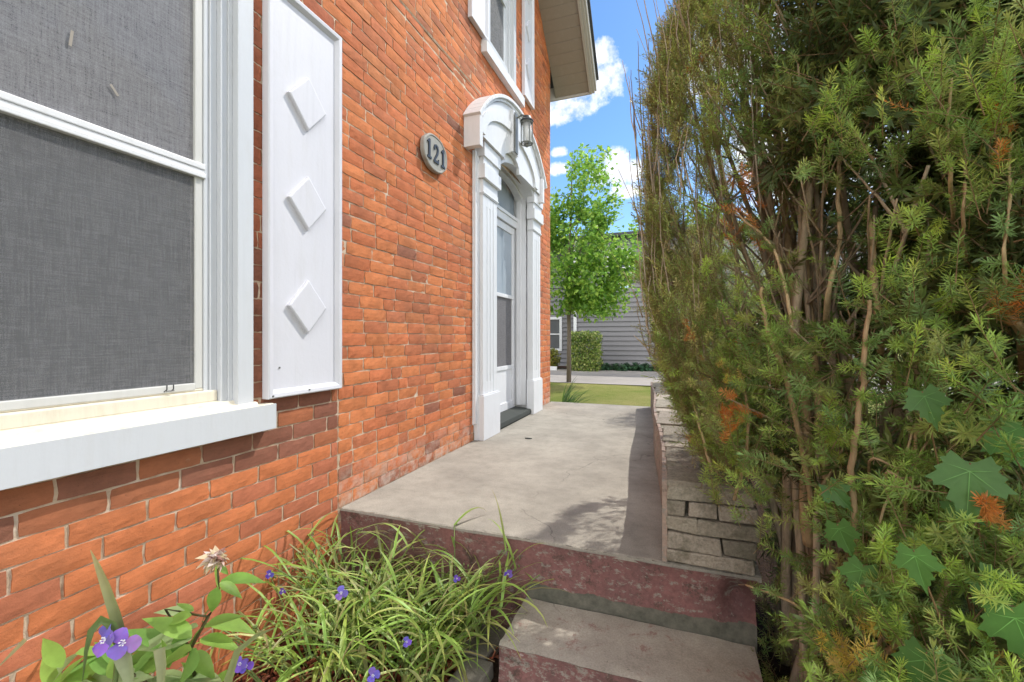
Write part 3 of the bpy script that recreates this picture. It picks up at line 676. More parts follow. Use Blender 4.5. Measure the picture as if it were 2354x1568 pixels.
def build_step():
    zt = -.258; x0, x1, y0, y1 = 1.028, 1.925, 1.55, 1.872; rr = random.Random(8)
    t = MB(); g = {}; nx, ny = 50, 16
    for i in range(nx + 1):
        for j in range(ny + 1):
            x = x0 + (x1 - x0) * i / nx; y = y0 + (y1 - y0) * j / ny
            z = zt + (float(vnoise([(x, y, .2)], 14)[0]) - .5) * .006
            if j == 0: y += (float(vnoise([(x, y, .7)], 30)[0]) - .5) * .012; z -= .004
            if i == 0: x += (float(vnoise([(x, y, .9)], 30)[0]) - .5) * .008
            g[i, j] = t.vert((x, y, z))
    for i in range(nx):
        for j in range(ny): t.face((g[i, j], g[i+1, j], g[i+1, j+1], g[i, j+1]))
    t.build('tread', M['treadc'], step, smooth=True)
    f = MB(); h = {}
    for i in range(nx + 1):
        for j in range(9):
            p = t.v[g[i, 0]]; z = p[2] - .001 + (GZ - .05 - zt) * j / 8
            h[i, j] = f.vert((p[0], p[1] + (.004 * math.sin(j) if j else 0) + (float(vnoise([(p[0], 2, z)], 18)[0]) - .5) * .012 * (j > 0), z))
    for i in range(nx):
        for j in range(8): f.face((h[i, j], h[i+1, j], h[i+1, j+1], h[i, j+1]))
    q = {}
    for i in range(ny + 1):
        for j in range(9):
            p = t.v[g[0, i]]; q[i, j] = f.vert((p[0], p[1], p[2] - .001 + (GZ - .05 - zt) * j / 8))
    for i in range(ny):
        for j in range(8): f.face((q[i, j], q[i, j+1], q[i+1, j+1], q[i+1, j]))
    f.build('riser', M['maroon2'], step, smooth=True)
build_step()
lw = empty('low_wall', (1.75, 3.5, 0), 'low weathered stone block wall along the open side of the porch', 'low wall')
def build_low_wall():
    rr = random.Random(21)
    inner = lambda y: 1.612 - (y - 1.875) * .0665 + .01 * math.sin(y * 3)
    def blk(b, x0, x1, y0, y1, z0, z1, col, j=.004):
        n = len(b.v); 
        c = [(x0,y0,z0),(x1,y0,z0),(x1,y1,z0),(x0,y1,z0),(x0,y0,z1),(x1,y0,z1),(x1,y1,z1),(x0,y1,z1)]
        for p in c: b.vert(tuple(q + rr.gauss(0, j * .5) for q in p), col)
        for f in ((0,3,2,1),(4,5,6,7),(0,1,5,4),(1,2,6,5),(2,3,7,6),(3,0,4,7)): b.face([n + i for i in f])
    def pick(): 
        v = rr.uniform(.8, 1.15); return tuple(x*v for x in rr.choice([(.34, .30, .24), (.30, .27, .215), (.38, .33, .27)]))
    b = MB()
    zs = [0.003, .062, .128, .192, .255, .312]
    for k, (z0, z1) in enumerate(zip(zs, zs[1:])):
        y = 1.868
        cuts = {0: [1.614, 1.93], 1: [1.614, 1.815, 1.935], 2: [1.614, 1.73, 1.94], 3: [1.614, 1.69, 1.80, 1.94], 4: [1.614, 1.79, 1.93]}[k]
        for a, c in zip(cuts, cuts[1:]):                     # rock-faced fronts of the pier end
            blk(b, a + .002, c - .002, y + rr.uniform(-.006, .003), y + .10, z0 + .0025, z1 - .002, pick(), .006)
        yy = 1.97 - (k % 2) * .1
        while yy < 5.9:                                     # run of the wall
            ln = rr.uniform(.26, .36); y2 = min(yy + ln, 5.95)
            if yy > 1.9:
                a = inner((yy + y2) / 2)
                blk(b, a + .004, a + .30, yy + .003, y2 - .003, z0 + .003, z1 - .002, pick(), .004)
            yy = y2
    o = b.build('block_courses', M['stone'], lw, bevel=.006)
    c = MB(); yy = 1.865
    lens = [.22, .16, .19, .13, .42, .10, .55, .16, .5, .5, .5, .5, .4]
    for q, ln in enumerate(lens):                           # coping stones with open joints
        y2 = min(yy + ln, 5.97)
        if y2 - yy < .05: break
        a = inner((yy + y2) / 2); hh = .330 if q not in (5, 7) else .318
        split = a + rr.uniform(.13, .19)
        if q in (1, 3): blk(c, a + .012, split, yy + .005, y2 - .006, .306, hh + rr.uniform(-.004, .006), pick()); blk(c, split + .012, a + .325, yy + .006, y2 - .008, .306, hh + rr.uniform(-.01, .004), pick())
        else: blk(c, a + .012, a + .325, yy + .004, y2 - .006, .306, hh + rr.uniform(-.004, .006), pick())
        yy = y2
    c.build('coping', M['stone'], lw, bevel=.008)
    r = MB(); yy = 1.872
    while yy < 5.95:                                        # painted inner face, flaking
        y2 = yy + .12; a, a2 = inner(yy), inner(y2)
        j1, j2 = rr.uniform(-.0015, .0015), rr.uniform(-.0015, .0015)
        r.prism([(a - .006 + j1, yy), (a2 - .006 + j2, y2 - .0005), (a2 + .012, y2 - .0005), (a + .012, yy)], .004, .326 + rr.uniform(-.003, .003), 'z'); yy = y2
    t = mat_maroon('flaking_pink_paint', 0.5, ((0.37, .27, .215), (.30, .225, .185)))
    r.build('painted_face', t, lw)
    tb = MB(); tb.box(1.63, 1.915, 1.95, 5.9, .0, .305); tb.build('core', M['rock'], lw)
build_low_wall()
eg = [((.885, 1.76), .125, .22, 'concrete edging block closest to the porch'), ((.895, 1.56), .12, .17, 'second concrete edging block out from the porch'), ((.865, 1.365), .15, .20, 'broad concrete edging block beside the corner of the step'), ((.83, 1.14), .15, .21, 'concrete edging block at the bottom edge of the flower bed')]
for (x, y), w, l, lb in eg:
    b = MB(); b.box(-w/2, w/2, -l/2 + .006, l/2 - .006, GZ - .1, GZ + .055)
    o = b.build('edging_block', M['rock'], None, bevel=.008); o.location = (x, y, random.uniform(-.006, .006)); o.rotation_euler = (random.uniform(-.03, .03), random.uniform(-.04, .04), random.uniform(-.05, .05) - .05)
    tag(o, lb, 'edging block', 'edging blocks beside the step')

# ================================================================== GROUND
def sheet(name, pts, z, mat, sub=1):
    b = MB(); b.poly([(x, y, z) for x, y in pts]); o = b.build(name, mat); return tag(o, kind='structure')
LZ = -0.35
sheet('ground', [(-400, -400), (400, -400), (400, 600), (-400, 600)], GZ - .04, M['grass'])
sheet('path', [(.99, -3.0), (2.05, -3.0), (2.05, 1.53), (.99, 1.53)], GZ + .02, M['treadc'])
def lawn():
    b = MB(); g = {}
    xs = [-9 + .5*k for k in range(45)]; ys = [5.97 + .4*k for k in range(16)]
    for i, x in enumerate(xs):
        for j, y in enumerate(ys): g[i, j] = b.vert((x, y, LZ + (float(vnoise([(x, y, 0)], .8)[0]) - .5) * .05))
    for i in range(len(xs)-1):
        for j in range(len(ys)-1): b.face((g[i, j], g[i+1, j], g[i+1, j+1], g[i, j+1]))
    tag(b.build('lawn', M['grass'], smooth=True), kind='structure')
lawn()
sheet('driveway', [(-30, 11.75), (30, 11.75), (30, 17.2), (-30, 16.4)], LZ + .02, M['drive'])
sheet('planting_bed', [(-30, 16.4), (30, 17.2), (30, 19), (-30, 19)], LZ + .03, M['soil'])
def bed():
    b = MB(); g = {}
    for i in range(41):
        for j in range(41):
            x = -.02 + 6.0*i/40; y = -1.2 + 7.2*j/40
            g[i, j] = b.vert((x, y, GZ + (float(vnoise([(x, y, 3)], 5)[0]) - .5) * .05))
    for i in range(40):
        for j in range(40): b.face((g[i, j], g[i+1, j], g[i+1, j+1], g[i, j+1]))
    tag(b.build('soil', M['soil'], smooth=True), kind='structure')
bed()
def mulch():
    r = random.Random(4); b = MB()
    for k in range(5200):
        x = r.uniform(.02, .95); y = r.uniform(.35, 1.86)
        if x > .8 and y < 1.0 and r.random() < .5: continue
        l = r.uniform(.012, .05); w = r.uniform(.005, .013); a = r.uniform(0, 6.28); z = GZ + r.uniform(.0, .035)
        d = Vector((math.cos(a), math.sin(a), r.uniform(-.5, .5))) * l / 2; n = Vector((-math.sin(a), math.cos(a), r.uniform(-.5, .5))) * w / 2; u = Vector((0, 0, r.uniform(.003, .007)))
        v = r.uniform(.6, 1.3); c = tuple(q * v for q in r.choice([(.30, .085, .045), (.24, .06, .035), (.36, .13, .075), (.17, .06, .04)]))
        p = Vector((x, y, z)); i = [b.vert(q, c) for q in (p - d - n, p + d - n*.7, p + d + n*.7, p - d + n, p - d - n*.6 + u, p + d*.9 - n*.5 + u, p + d*.9 + n*.5 + u, p - d + n*.6 + u)]
        for f in ((4,5,6,7),(0,1,5,4),(1,2,6,5),(2,3,7,6),(3,0,4,7)): b.face([i[q] for q in f])
    tag(b.build('mulch', M['chip']), 'red bark mulch chips in the flower bed', 'mulch', kind='stuff')
mulch()
rk = MB()
for k in range(5):
    c = Vector((.55 + random.uniform(-.10, .08), .96 + random.uniform(-.05, .05), GZ + .02)); 
bmr = MB(); rr0 = random.Random(2)
prof = [[(math.cos(a)*.095*math.cos(e)*rr0.uniform(.8, 1.15), math.sin(a)*.06*math.cos(e)*rr0.uniform(.8, 1.15), math.sin(e)*.055*rr0.uniform(.85, 1.1)) for a in [2*math.pi*k/12 for k in range(12)]] for e in (-.9, -.3, .3, .8, 1.3)]
rg = [[bmr.vert((.47 + p[0], 1.07 + p[1], GZ + .05 + p[2]), (.26, .21, .19)) for p in q] for q in prof]
for r0, r1 in zip(rg, rg[1:]):
    for k in range(12): bmr.face((r0[k], r0[(k+1) % 12], r1[(k+1) % 12], r1[k]))
bmr.face(rg[-1]); bmr.face(rg[0][::-1])
tag(bmr.build('rock', M['stone']), 'rough grey pink rock lying under the peony leaves', 'rock')
dl = MB(); dl.prism([(-.03, 0), (-.01, .012), (.02, .010), (.035, 0), (.015, -.012), (-.012, -.01)], .002, .009, 'z')
o = dl.build('dry_leaf', M['threshold']); o.location = (.42, 3.72, 0); o.rotation_euler = (0, .1, .5); tag(o, 'small dark dry leaf lying on the concrete porch slab', 'leaf')

# ================================================================== LEAF BUILDERS
def blade(b, base, az, elev, L, W, droop, col, tip=None, seg=7, fold=.35, twist=0.0):
    """strap leaf: rises at elev then droops along its length"""
    p = Vector(base); e = elev; pts = []; d = None
    for k in range(seg + 1):
        d = Vector((math.cos(az)*math.cos(e), math.sin(az)*math.cos(e), math.sin(e)))
        side = Vector((-math.sin(az), math.cos(az), 0)); up = side.cross(d) * -1
        f = k / seg; w = W * (1 - f**2.2) * (.75 + .5*min(1, f*3)) * .5 + .0004
        s2 = side * math.cos(twist*f) + up * math.sin(twist*f)
        c = tuple(a*(1-f) + q*f for a, q in zip(col, tip or col))
        pts.append((b.vert(p + s2*w + up*w*fold, c), b.vert(p, tuple(x*.82 for x in c)), b.vert(p - s2*w + up*w*fold, c)))
        p = p + d * (L / seg); e -= droop / seg * (.3 + 1.4*f)
    for q, n in zip(pts, pts[1:]):
        b.face((q[0], q[1], n[1], n[0])); b.face((q[1], q[2], n[2], n[1]))
    return p
def leaflet(b, base, d, up, L, W, col, curl=.25, fold=.18, seg=6):
    d = Vector(d).normalized(); s = d.cross(Vector(up)).normalized(); u = s.cross(d)
    pts = []
    for k in range(seg + 1):
        f = k / seg; w = W * .56 * math.sin(math.pi * min(1, f**.72 * .97 + .03)) ** .95 * (1 - .25*f)
        c = Vector(base) + d * (L * f) - u * (curl * L * f * f)
        pts.append((b.vert(c + s*w + u*w*fold*2, col), b.vert(c, tuple(x*.9 for x in col)), b.vert(c - s*w + u*w*fold*2, col)))
    for q, n in zip(pts, pts[1:]):
        b.face((q[0], q[1], n[1], n[0])); b.face((q[1], q[2], n[2], n[1]))
def flower3(b, c, n, rad, col):
    c = Vector(c); n = Vector(n).normalized(); a = n.cross(Vector((.3, .9, .1))).normalized(); e = n.cross(a)
    for k in range(3):
        t0 = 2*math.pi*k/3 + random.uniform(-.25, .25); d = (a*math.cos(t0) + e*math.sin(t0) + n*random.uniform(.0, .5)).normalized(); sd = n.cross(d).normalized(); cc = tuple(x*random.uniform(.8, 1.25) for x in col)
        m = b.vert(c + d*rad*.5 + n*rad*.02, tuple(x*.9 for x in cc)); ring = []
        for q in range(12):
            f = 2*math.pi*q/12; ring.append(b.vert(c + d*rad*(.54 - .54*math.cos(f)) + sd*rad*.56*math.sin(f)*(1 - .25*math.cos(f)) + n*rad*(.12*math.sin(f*3 + k) + .05*random.uniform(-1, 1)), tuple(x*random.uniform(.9, 1.15) for x in cc)))
        for q in range(12): b.face((m, ring[q], ring[(q+1) % 12]))
    for k in range(6):
        t0 = 2*math.pi*k/6; d = a*math.cos(t0) + e*math.sin(t0)
        q = c + n*rad*.28 + d*rad*.18; b.tube([c, q], rad*.025, 4, False); b.tube([q - n*rad*.03, q + n*rad*.05], rad*.06, 5)

# ------------------------------------------------------------------ spiderwort clumps
G1 = [(.36, .50, .12), (.44, .54, .17), (.30, .46, .10), (.52, .60, .26), (.25, .43, .09), (.28, .49, .10), (.34, .56, .13), (.40, .57, .18)]
def spiderwort(loc, n, hgt, lab, flowers=(), lean=None, r0=.05, wmul=1.0, seed=0):
    r = random.Random(seed); x, y = loc
    e = empty('spiderwort', (x, y, GZ), lab, 'plant', 'spiderwort clumps in the flower bed')
    b = MB(); st = MB()
    for k in range(n):
        a = r.uniform(0, 6.283); q = r0 * math.sqrt(r.random()) * 2
        base = (x + q*math.cos(a), y + q*math.sin(a), GZ + r.uniform(0, .04)); az = a + r.gauss(0, .5) if lean is None or r.random() < .4 else lean + r.gauss(0, .7)
        c = r.choice(G1); v = r.uniform(.75, 1.25); c = tuple(i*v for i in c)
        tip = tuple(i*f for i, f in zip(c, (1.25, 1.1, .9))) if r.random() < .7 else (.38, .30, .14)
        if r.random() < .55:        # leafy stem carrying leaves along it
            h = hgt * r.uniform(.45, .95); el = r.uniform(.9, 1.45); p = Vector(base); pts = [p.copy()]
            for s in range(5):
                d = Vector((math.cos(az)*math.cos(el), math.sin(az)*math.cos(el), math.sin(el))); p = p + d*h/5; pts.append(p.copy()); el -= r.uniform(.03, .2)
                if s > 0: blade(b, p, az + r.uniform(-2.6, 2.6), r.uniform(.2, 1.1), r.uniform(.14, .30), r.uniform(.007, .012)*wmul, r.uniform(.8, 2.2), c, tip, 6, .4, r.uniform(-.6, .6))
            st.tube(pts, [.0035, .0035, .003, .003, .0025, .002], 5)
            for s in range(r.randint(0, 5)):   # bud cluster
                q = p + Vector((r.gauss(0, .011), r.gauss(0, .011), r.uniform(-.012, .008))); st.lathe([(.0012, -.006), (.0036, 0), (.0012, .007)], q, 6)
        else:
            blade(b, base, az, r.uniform(.75, 1.45), hgt * r.uniform(.7, 1.3), r.uniform(.008, .015)*wmul, r.uniform(.9, 2.4), c, tip, 9, .4, r.uniform(-.7, .7))
    st.c = [(.24, .32, .11)] * len(st.v)
    b.build('leaves', M['leaf'], e, smooth=True); st.build('stems', M['leaf'], e, smooth=True)
    for pos, nn, rad in flowers:
        f = MB(); flower3(f, pos, nn, rad, r.choice([(.20, .13, .62), (.24, .17, .66), (.17, .10, .52)])); f.build('flower', M['petal'], e, smooth=True)
        s = MB(); s.col = (.24, .32, .11); p = Vector(pos); s.tube([p, (p + Vector((x, y, GZ + .15))) / 2 + Vector((0, 0, .05)), (x, y, GZ + .05)], [.002, .003, .0035], 5); s.build('flower_stalk', M['leaf'], e)
    return e
fl = lambda X, Y, t: P(X, Y, t)
spiderwort((.30, 1.62), 46, .50, 'spiderwort clump tucked between the brick wall and the maroon porch face', [(fl(620, 1320, 1.75), (.5, -.8, .3), .016)], None, .06, 1, 1)
spiderwort((.52, 1.68), 46, .50, 'spiderwort clump with upright tips against the middle of the maroon face', [(fl(650, 1358, 1.7), (.5, -.8, .3), .012)], None, .07, 1, 2)
spiderwort((.76, 1.70), 44, .50, 'spiderwort clump drooping towards the left back corner of the step', [(fl(1168, 1318, 1.75), (.3, -.8, -.3), .019)], -.5, .06, 1, 3)
spiderwort((.34, 1.38), 40, .46, 'spiderwort clump with one violet bloom in the centre of the flower bed', [(fl(785, 1363, 1.5), (.4, -.8, .45), .021)], None, .06, 1, 4)
spiderwort((.57, 1.48), 36, .44, 'spiderwort clump arching over the red mulch with a pale bloom', [(fl(935, 1475, 1.55), (.4, -.8, .4), .016), (fl(1050, 1330, 1.75), (.4, -.8, .4), .014)], None, .07, 1, 5)
spiderwort((.74, 1.48), 22, .42, 'spiderwort clump trailing blades onto the edging blocks beside the step', [], -.9, .05, 1.0, 6)
spiderwort((.80, 1.74), 12, .44, 'spiderwort clump spilling over the edging blocks at the foot of the maroon face', [], -.7, .05, 1.1, 16)
spiderwort((.62, .98), 7, .42, 'near spiderwort with broad pale blades and two deep violet blooms', [(fl(552, 1526, 1.15), (.5, -.7, .5), .018), (fl(566, 1530, 1.16), (.6, -.6, .4), .017)], -1.2, .05, 1.5, 7)
spiderwort((.80, 1.02), 6, .40, 'near spiderwort with a violet bloom at the bottom edge of the mulch', [(fl(858, 1552, 1.2), (.4, -.8, .4), .018)], -1.4, .05, 1.35, 8)
def big_spider():
    e = empty('spiderwort', (.55, .55, GZ), 'tall near spiderwort with a pair of lavender blooms and one upright pointed blade', 'plant', 'spiderwort clumps in the flower bed')
    top = P(270, 1482, .82); b = MB(); r = random.Random(9); c = (.22, .31, .11)
    st = MB(); st.col = c; st.tube([(.56, .56, GZ), (.59, .54, -.1), top + Vector((0, 0, -.02)), top], [.006, .005, .004, .003], 6); st.build('stems', M['leaf'], e, smooth=True)
    def strap(pts, w, cc, tip):     # leaf along given points
        n = len(pts); rows = []
        for k, p in enumerate(pts):
            f = k/(n-1); d = (Vector(pts[min(k+1, n-1)]) - Vector(pts[max(k-1, 0)])).normalized(); s = d.cross(Vector((.45, -.85, .25))).normalized(); u = s.cross(d)
            ww = w * .5 * (1 - f**2.0) + .0005; col = tuple(a*(1-f)+q*f for a, q in zip(cc, tip))
            rows.append((b.vert(Vector(p) + s*ww + u*ww*.5, col), b.vert(p, tuple(x*.85 for x in col)), b.vert(Vector(p) - s*ww + u*ww*.5, col)))
        for q, m in zip(rows, rows[1:]): b.face((q[0], q[1], m[1], m[0])); b.face((q[1], q[2], m[2], m[1]))
    strap([P(284, 1470, .83), P(268, 1410, .835), P(245, 1345, .84), P(226, 1300, .845), P(208, 1264, .85)], .020, (.20, .29, .12), (.5, .42, .18))
    strap([P(280, 1480, .82), P(258, 1432, .81), P(232, 1425, .80), P(212, 1450, .79), P(200, 1495, .785), P(190, 1565, .78)], .017, (.22, .33, .10), (.10, .16, .05))
    strap([P(283, 1490, .81), P(292, 1520, .80), P(300, 1560, .79), P(306, 1620, .78)], .030, (.36, .42, .24), (.30, .38, .18))
    strap([P(370, 1490, .95), P(374, 1530, .94), P(372, 1575, .93), P(370, 1640, .92)], .022, (.38, .42, .22), (.33, .40, .18))
    strap([P(60, 1470, .75), P(30, 1500, .74), P(-10, 1540, .73)], .006, (.4, .36, .16), (.42, .36, .18))
    strap([P(520, 1640, 1.0), P(528, 1560, 1.05), P(545, 1500, 1.1), P(590, 1460, 1.15), P(640, 1440, 1.2)], .020, (.30, .36, .13), (.33, .38, .15))
    b.build('leaves', M['leaf'], e, smooth=True)
    for X, Y, nn in ((246, 1470, (.1, -.9, .35)), (286, 1476, (.5, -.75, .4))):
        f = MB(); flower3(f, P(X, Y, .80), nn, .025, (.32, .24, .70)); f.build('flower', M['petal'], e, smooth=True)
big_spider()

# ------------------------------------------------------------------ peony with a spent bloom
def peony():
    e = empty('peony', (.25, .95, GZ), 'peony with glossy leaflets and one faded pink bloom beside the brick wall', 'plant')
    r = random.Random(12); T = 1.22
    st = MB(); st.col = (.13, .12, .05)
    base = Vector((.33, .93, GZ))
    j1 = P(438, 1492, T*.98); j2 = P(478, 1418, T); j3 = P(502, 1385, T*1.01); topp = P(497, 1290, T*1.02)
    st.tube([base, (base + j1)/2 + Vector((.01, 0, .02)), j1, j2, j3, P(501, 1330, T*1.015), topp], [.006, .0055, .005, .0045, .0042, .004, .0035], 7)
    lf = MB(); LG = [(.24, .44, .085), (.30, .49, .10), (.20, .38, .085), (.42, .55, .26)]
    def leaf(X0, Y0, X1, Y1, w, t0=T, t1=None, c=None, curl=.18):
        a, b2 = P(X0, Y0, t0), P(X1, Y1, t1 or t0); d = b2 - a
        up = Vector((.35, -.25, .9)) + Vector((r.gauss(0, .25), r.gauss(0, .25), 0))
        leaflet(lf, a, d, up, d.length, w*d.length, c or r.choice(LG), curl*r.uniform(.6, 1.3), .16, 8)
    for q in [ (440,1415,365,1432,.36),(440,1412,352,1395,.34),(445,1405,405,1382,.3),(505,1340,560,1372,.42),(508,1335,612,1330,.40),(500,1350,480,1420,.4),
               (500,1300,492,1362,.4),(505,1300,525,1322,.45),(440,1470,300,1478,.40),(440,1465,330,1405,.33),(455,1440,375,1472,.36),(470,1440,560,1408,.36),
               (480,1430,590,1440,.4),(440,1495,330,1545,.42),(430,1500,280,1430,.28),(430,1500,240,1520,.36),(440,1500,500,1560,.42),(460,1470,560,1480,.40),(450,1490,420,1575,.4),
               (300,1540,130,1530,.36),(320,1550,90,1580,.34),(330,1560,200,1490,.36),(330,1540,420,1500,.34),(350,1560,470,1590,.4),(200,1560,80,1575,.4),(260,1560,260,1500,.4),(420,1450,395,1520,.36)]:
        leaf(*q, t0=T*r.uniform(.93, 1.03))
    for k in range(26):
        X0, Y0 = r.uniform(110, 520), r.uniform(1500, 1600); a = r.uniform(0, 6.28); l = r.uniform(90, 150); leaf(X0, Y0, X0 + l*math.cos(a), Y0 - abs(l*math.sin(a))*.6, r.uniform(.24, .34), t0=T*r.uniform(.93, 1.03), t1=T*r.uniform(.93, 1.03))
    st.tube([j1, P(380, 1400, T*1.0), P(440, 1410, T)], .003, 5); st.tube([j2, P(440, 1412, T)], .003, 5)
    st.tube([base, P(330, 1560, T*.96), P(250, 1530, T*.95)], [.005, .004, .003], 6)
    st.build('stem', M['leaf'], e, smooth=True); lf.build('leaves', M['leaf'], e, smooth=True)
    f = MB()
    for k in range(44):
        a = r.uniform(0, 6.28); el = r.uniform(-.6, 1.1); d = Vector((math.cos(a)*math.cos(el), math.sin(a)*math.cos(el), math.sin(el)))
        c = r.choice([(.78, .58, .52), (.72, .62, .42), (.80, .70, .62), (.50, .28, .25), (.76, .68, .52), (.82, .72, .68)])
        leaflet(f, topp + Vector((0, 0, .004)), d, (r.gauss(0, 1), r.gauss(0, 1), 1), r.uniform(.022, .050), r.uniform(.018, .030), c, r.uniform(-.3, .6), .3, 4)
    f.build('faded_bloom', M['petal'], e, smooth=True)
peony()

# ================================================================== YEW
def sprig_tpl(n, L, nl, nw, flat, two, seed, droop=0.0):
    r = random.Random(seed); V = []; F = []; sh = []
    for i in range(n):
        f = (i + .5) / n; z = L * f
        ph = (i % 2) * math.pi + r.gauss(0, .35) if flat else i * 2.39996 + r.gauss(0, .25)
        el = R(78 - 34 * f**3) + r.gauss(0, .14)
        if i > n - 5: el = R(r.uniform(12, 40)); ph = r.uniform(0, 6.28)
        ln = nl * r.uniform(.75, 1.1) * (.75 + .5 * math.sin(math.pi * min(1, f * .9 + .1)))
        d = Vector((math.cos(ph)*math.sin(el), math.sin(ph)*math.sin(el), math.cos(el)))
        ax = Vector((0, 0, 1)); s = d.cross(ax).normalized(); 
        rot = r.uniform(-.7, .7); u = s.cross(d); s = (s*math.cos(rot) + u*math.sin(rot))
        p = Vector((0, 0, z)); bend = (ax - d*.2) * (ln * r.uniform(-.12, .18)); w = nw * .5
        k = len(V); tone = min(1, .25 + .75*f + r.uniform(-.15, .15))
        if two:
            m = p + d*ln*.55 + bend*.3; t = p + d*ln + bend
            V += [p - s*w*.5, p + s*w*.5, m + s*w, m - s*w, t + s*w*.25, t - s*w*.25]
            F += [(k, k+1, k+2, k+3), (k+3, k+2, k+4, k+5)]; sh += [tone*.6, tone*.6, tone, tone, tone, tone]
        else:
            m = p + d*ln*.5 + bend*.3; t = p + d*ln + bend
            V += [p, m + s*w, t, m - s*w]; F += [(k, k+1, k+2, k+3)]; sh += [tone*.6, tone, tone, tone]
    # twig (three-sided)
    k = len(V); tw = .0014
    for z in (-.03, L*.5, L*.97):
        q = tw * (1 - .6 * max(0, z) / L)
        for j in range(3): V.append(Vector((q*math.cos(2.094*j), q*math.sin(2.094*j), z))); sh.append(-1)
    for a in (0, 3):
        for j in range(3): F.append((k+a+j, k+a+(j+1) % 3, k+a+3+(j+1) % 3, k+a+3+j))
    return np.array([tuple(v) for v in V]), np.array(F), np.array(sh)
def frames(d):
    d = d / np.linalg.norm(d, axis=1, keepdims=True)
    a = np.cross(d, rng.normal(size=d.shape)); a /= np.linalg.norm(a, axis=1, keepdims=True)
    return np.stack([a, np.cross(d, a), d], axis=2)
def instance(tpls, pos, dirs, scale, base, tip, twig=(.42, .29, .165)):
    Vs, Fs, Cs = [], [], []; off = 0; which = rng.integers(0, len(tpls), len(pos))
    for ti, (V, F, sh) in enumerate(tpls):
        ix = np.where(which == ti)[0]
        if not len(ix): continue
        Rm = frames(dirs[ix]); W = np.einsum('kij,nj->kni', Rm, V) * scale[ix, None, None] + pos[ix, None, :]
        s = np.clip(sh, 0, 1)[None, :, None]; C = base[ix, None, :] * (1 - s) + tip[ix, None, :] * s
        C[:, sh < 0, :] = np.array(twig)
        n = len(V); Vs.append(W.reshape(-1, 3)); Cs.append(C.reshape(-1, 3))
        Fs.append((F[None] + (np.arange(len(ix)) * n)[:, None, None]).reshape(-1, 4) + off); off += n * len(ix)
    return np.concatenate(Vs), np.concatenate(Fs), np.concatenate(Cs)
NEAR = [sprig_tpl(64, .085, .0225, .0025, False, True, 1), sprig_tpl(56, .070, .022, .0025, False, True, 2), sprig_tpl(60, .095, .0215, .0025, True, True, 3), sprig_tpl(46, .05, .0235, .0026, False, True, 4)]
FAR = [sprig_tpl(36, .085, .022, .0032, False, False, 5), sprig_tpl(40, .11, .021, .0032, True, False, 6), sprig_tpl(32, .065, .022, .0032, False, False, 7)]
DEEP = [sprig_tpl(44, .13, .030, .0052, True, False, 8), sprig_tpl(40, .11, .028, .0052, False, False, 9)]

yew = empty('yew_shrub', (2.2, 1.9, GZ), 'large overgrown yew with green and orange needles beside the porch step', 'shrub')
LOBES = [  # centre, radii, density weight
    ((2.50, 1.82, 1.25), (.74, 1.0, 2.15), 1.0),
    ((1.84, 1.98, 1.50), (.30, .28, 1.10), .62),
    ((2.42, 1.22, .02), (.62, .62, .52), .55),
    ((3.20, 2.55, 1.2), (1.0, 1.0, 2.4), .25), ((2.50, 2.35, .25), (.48, .60, .85), .3), ((1.89, 2.62, 1.0), (.23, .40, .50), .4), ((2.25, 6.0, 1.0), (.45, .75, 1.15), .2), ((2.02, 2.12, 2.05), (.30, .36, .85), .5),
]
def in_lobe(p, L): return np.sqrt((((p - np.array(L[0])) / np.array(L[1]))**2).sum(1))
def legal(p, m=.0):
    ok = (p[:, 2] > GZ + .03)
    ok &= ~((p[:, 0] < 1.95 + m) & (p[:, 1] > 1.84) & (p[:, 2] < .36 + m))           # porch and low wall
    ok &= ~((p[:, 0] < 1.95) & (p[:, 1] > 1.5) & (p[:, 2] < -.2))                       # step
    ok &= ((p - np.array(CAM))**2).sum(1) > .70**2
    # open pockets where bare stems show
    def pocket(c, r): return (((p - np.array(c)) / np.array(r))**2).sum(1) < 1
    for c, r in ((P(1810, 620, 1.55), (.20, .8, .26)), (P(1830, 1330, 1.45), (.24, .75, .32)), (P(1800, 1490, 1.3), (.20, .7, .32)), (P(1980, 560, 1.35), (.17, .7, .22)), (P(2200, 900, 1.2), (.18, .6, .2)), (P(1900, 940, 1.45), (.13, .6, .22)), (P(2160, 330, 1.2), (.17, .6, .18))):
        ok &= ~(pocket(tuple(c), r) & (rng.random(len(p)) < .93))
    return ok
def shell(n, li, dmean, dmax=.8, dmin=0.0):
    L = LOBES[li]; u = rng.normal(size=(n, 3)); u /= np.linalg.norm(u, axis=1, keepdims=True)
    dep = np.clip(rng.exponential(dmean, n), dmin, dmax); p = np.array(L[0]) + u * np.array(L[1]) * (1 - dep)[:, None]
    nrm = u / np.array(L[1]); nrm /= np.linalg.norm(nrm, axis=1, keepdims=True)
    bump = (vnoise(p, 3.2) - .5) * .16 + (vnoise(p, 8) - .5) * .08
    p = p + nrm * bump[:, None]
    keep = legal(p)
    for k, o in enumerate(LOBES):
        if k != li: keep &= in_lobe(p, o) > .82
    return p[keep], nrm[keep], dep[keep]
def grad(nrm): return np.clip((nrm @ np.array([-.62, -.78, .05])) + .45, 0.0, 1)
stems = MB()
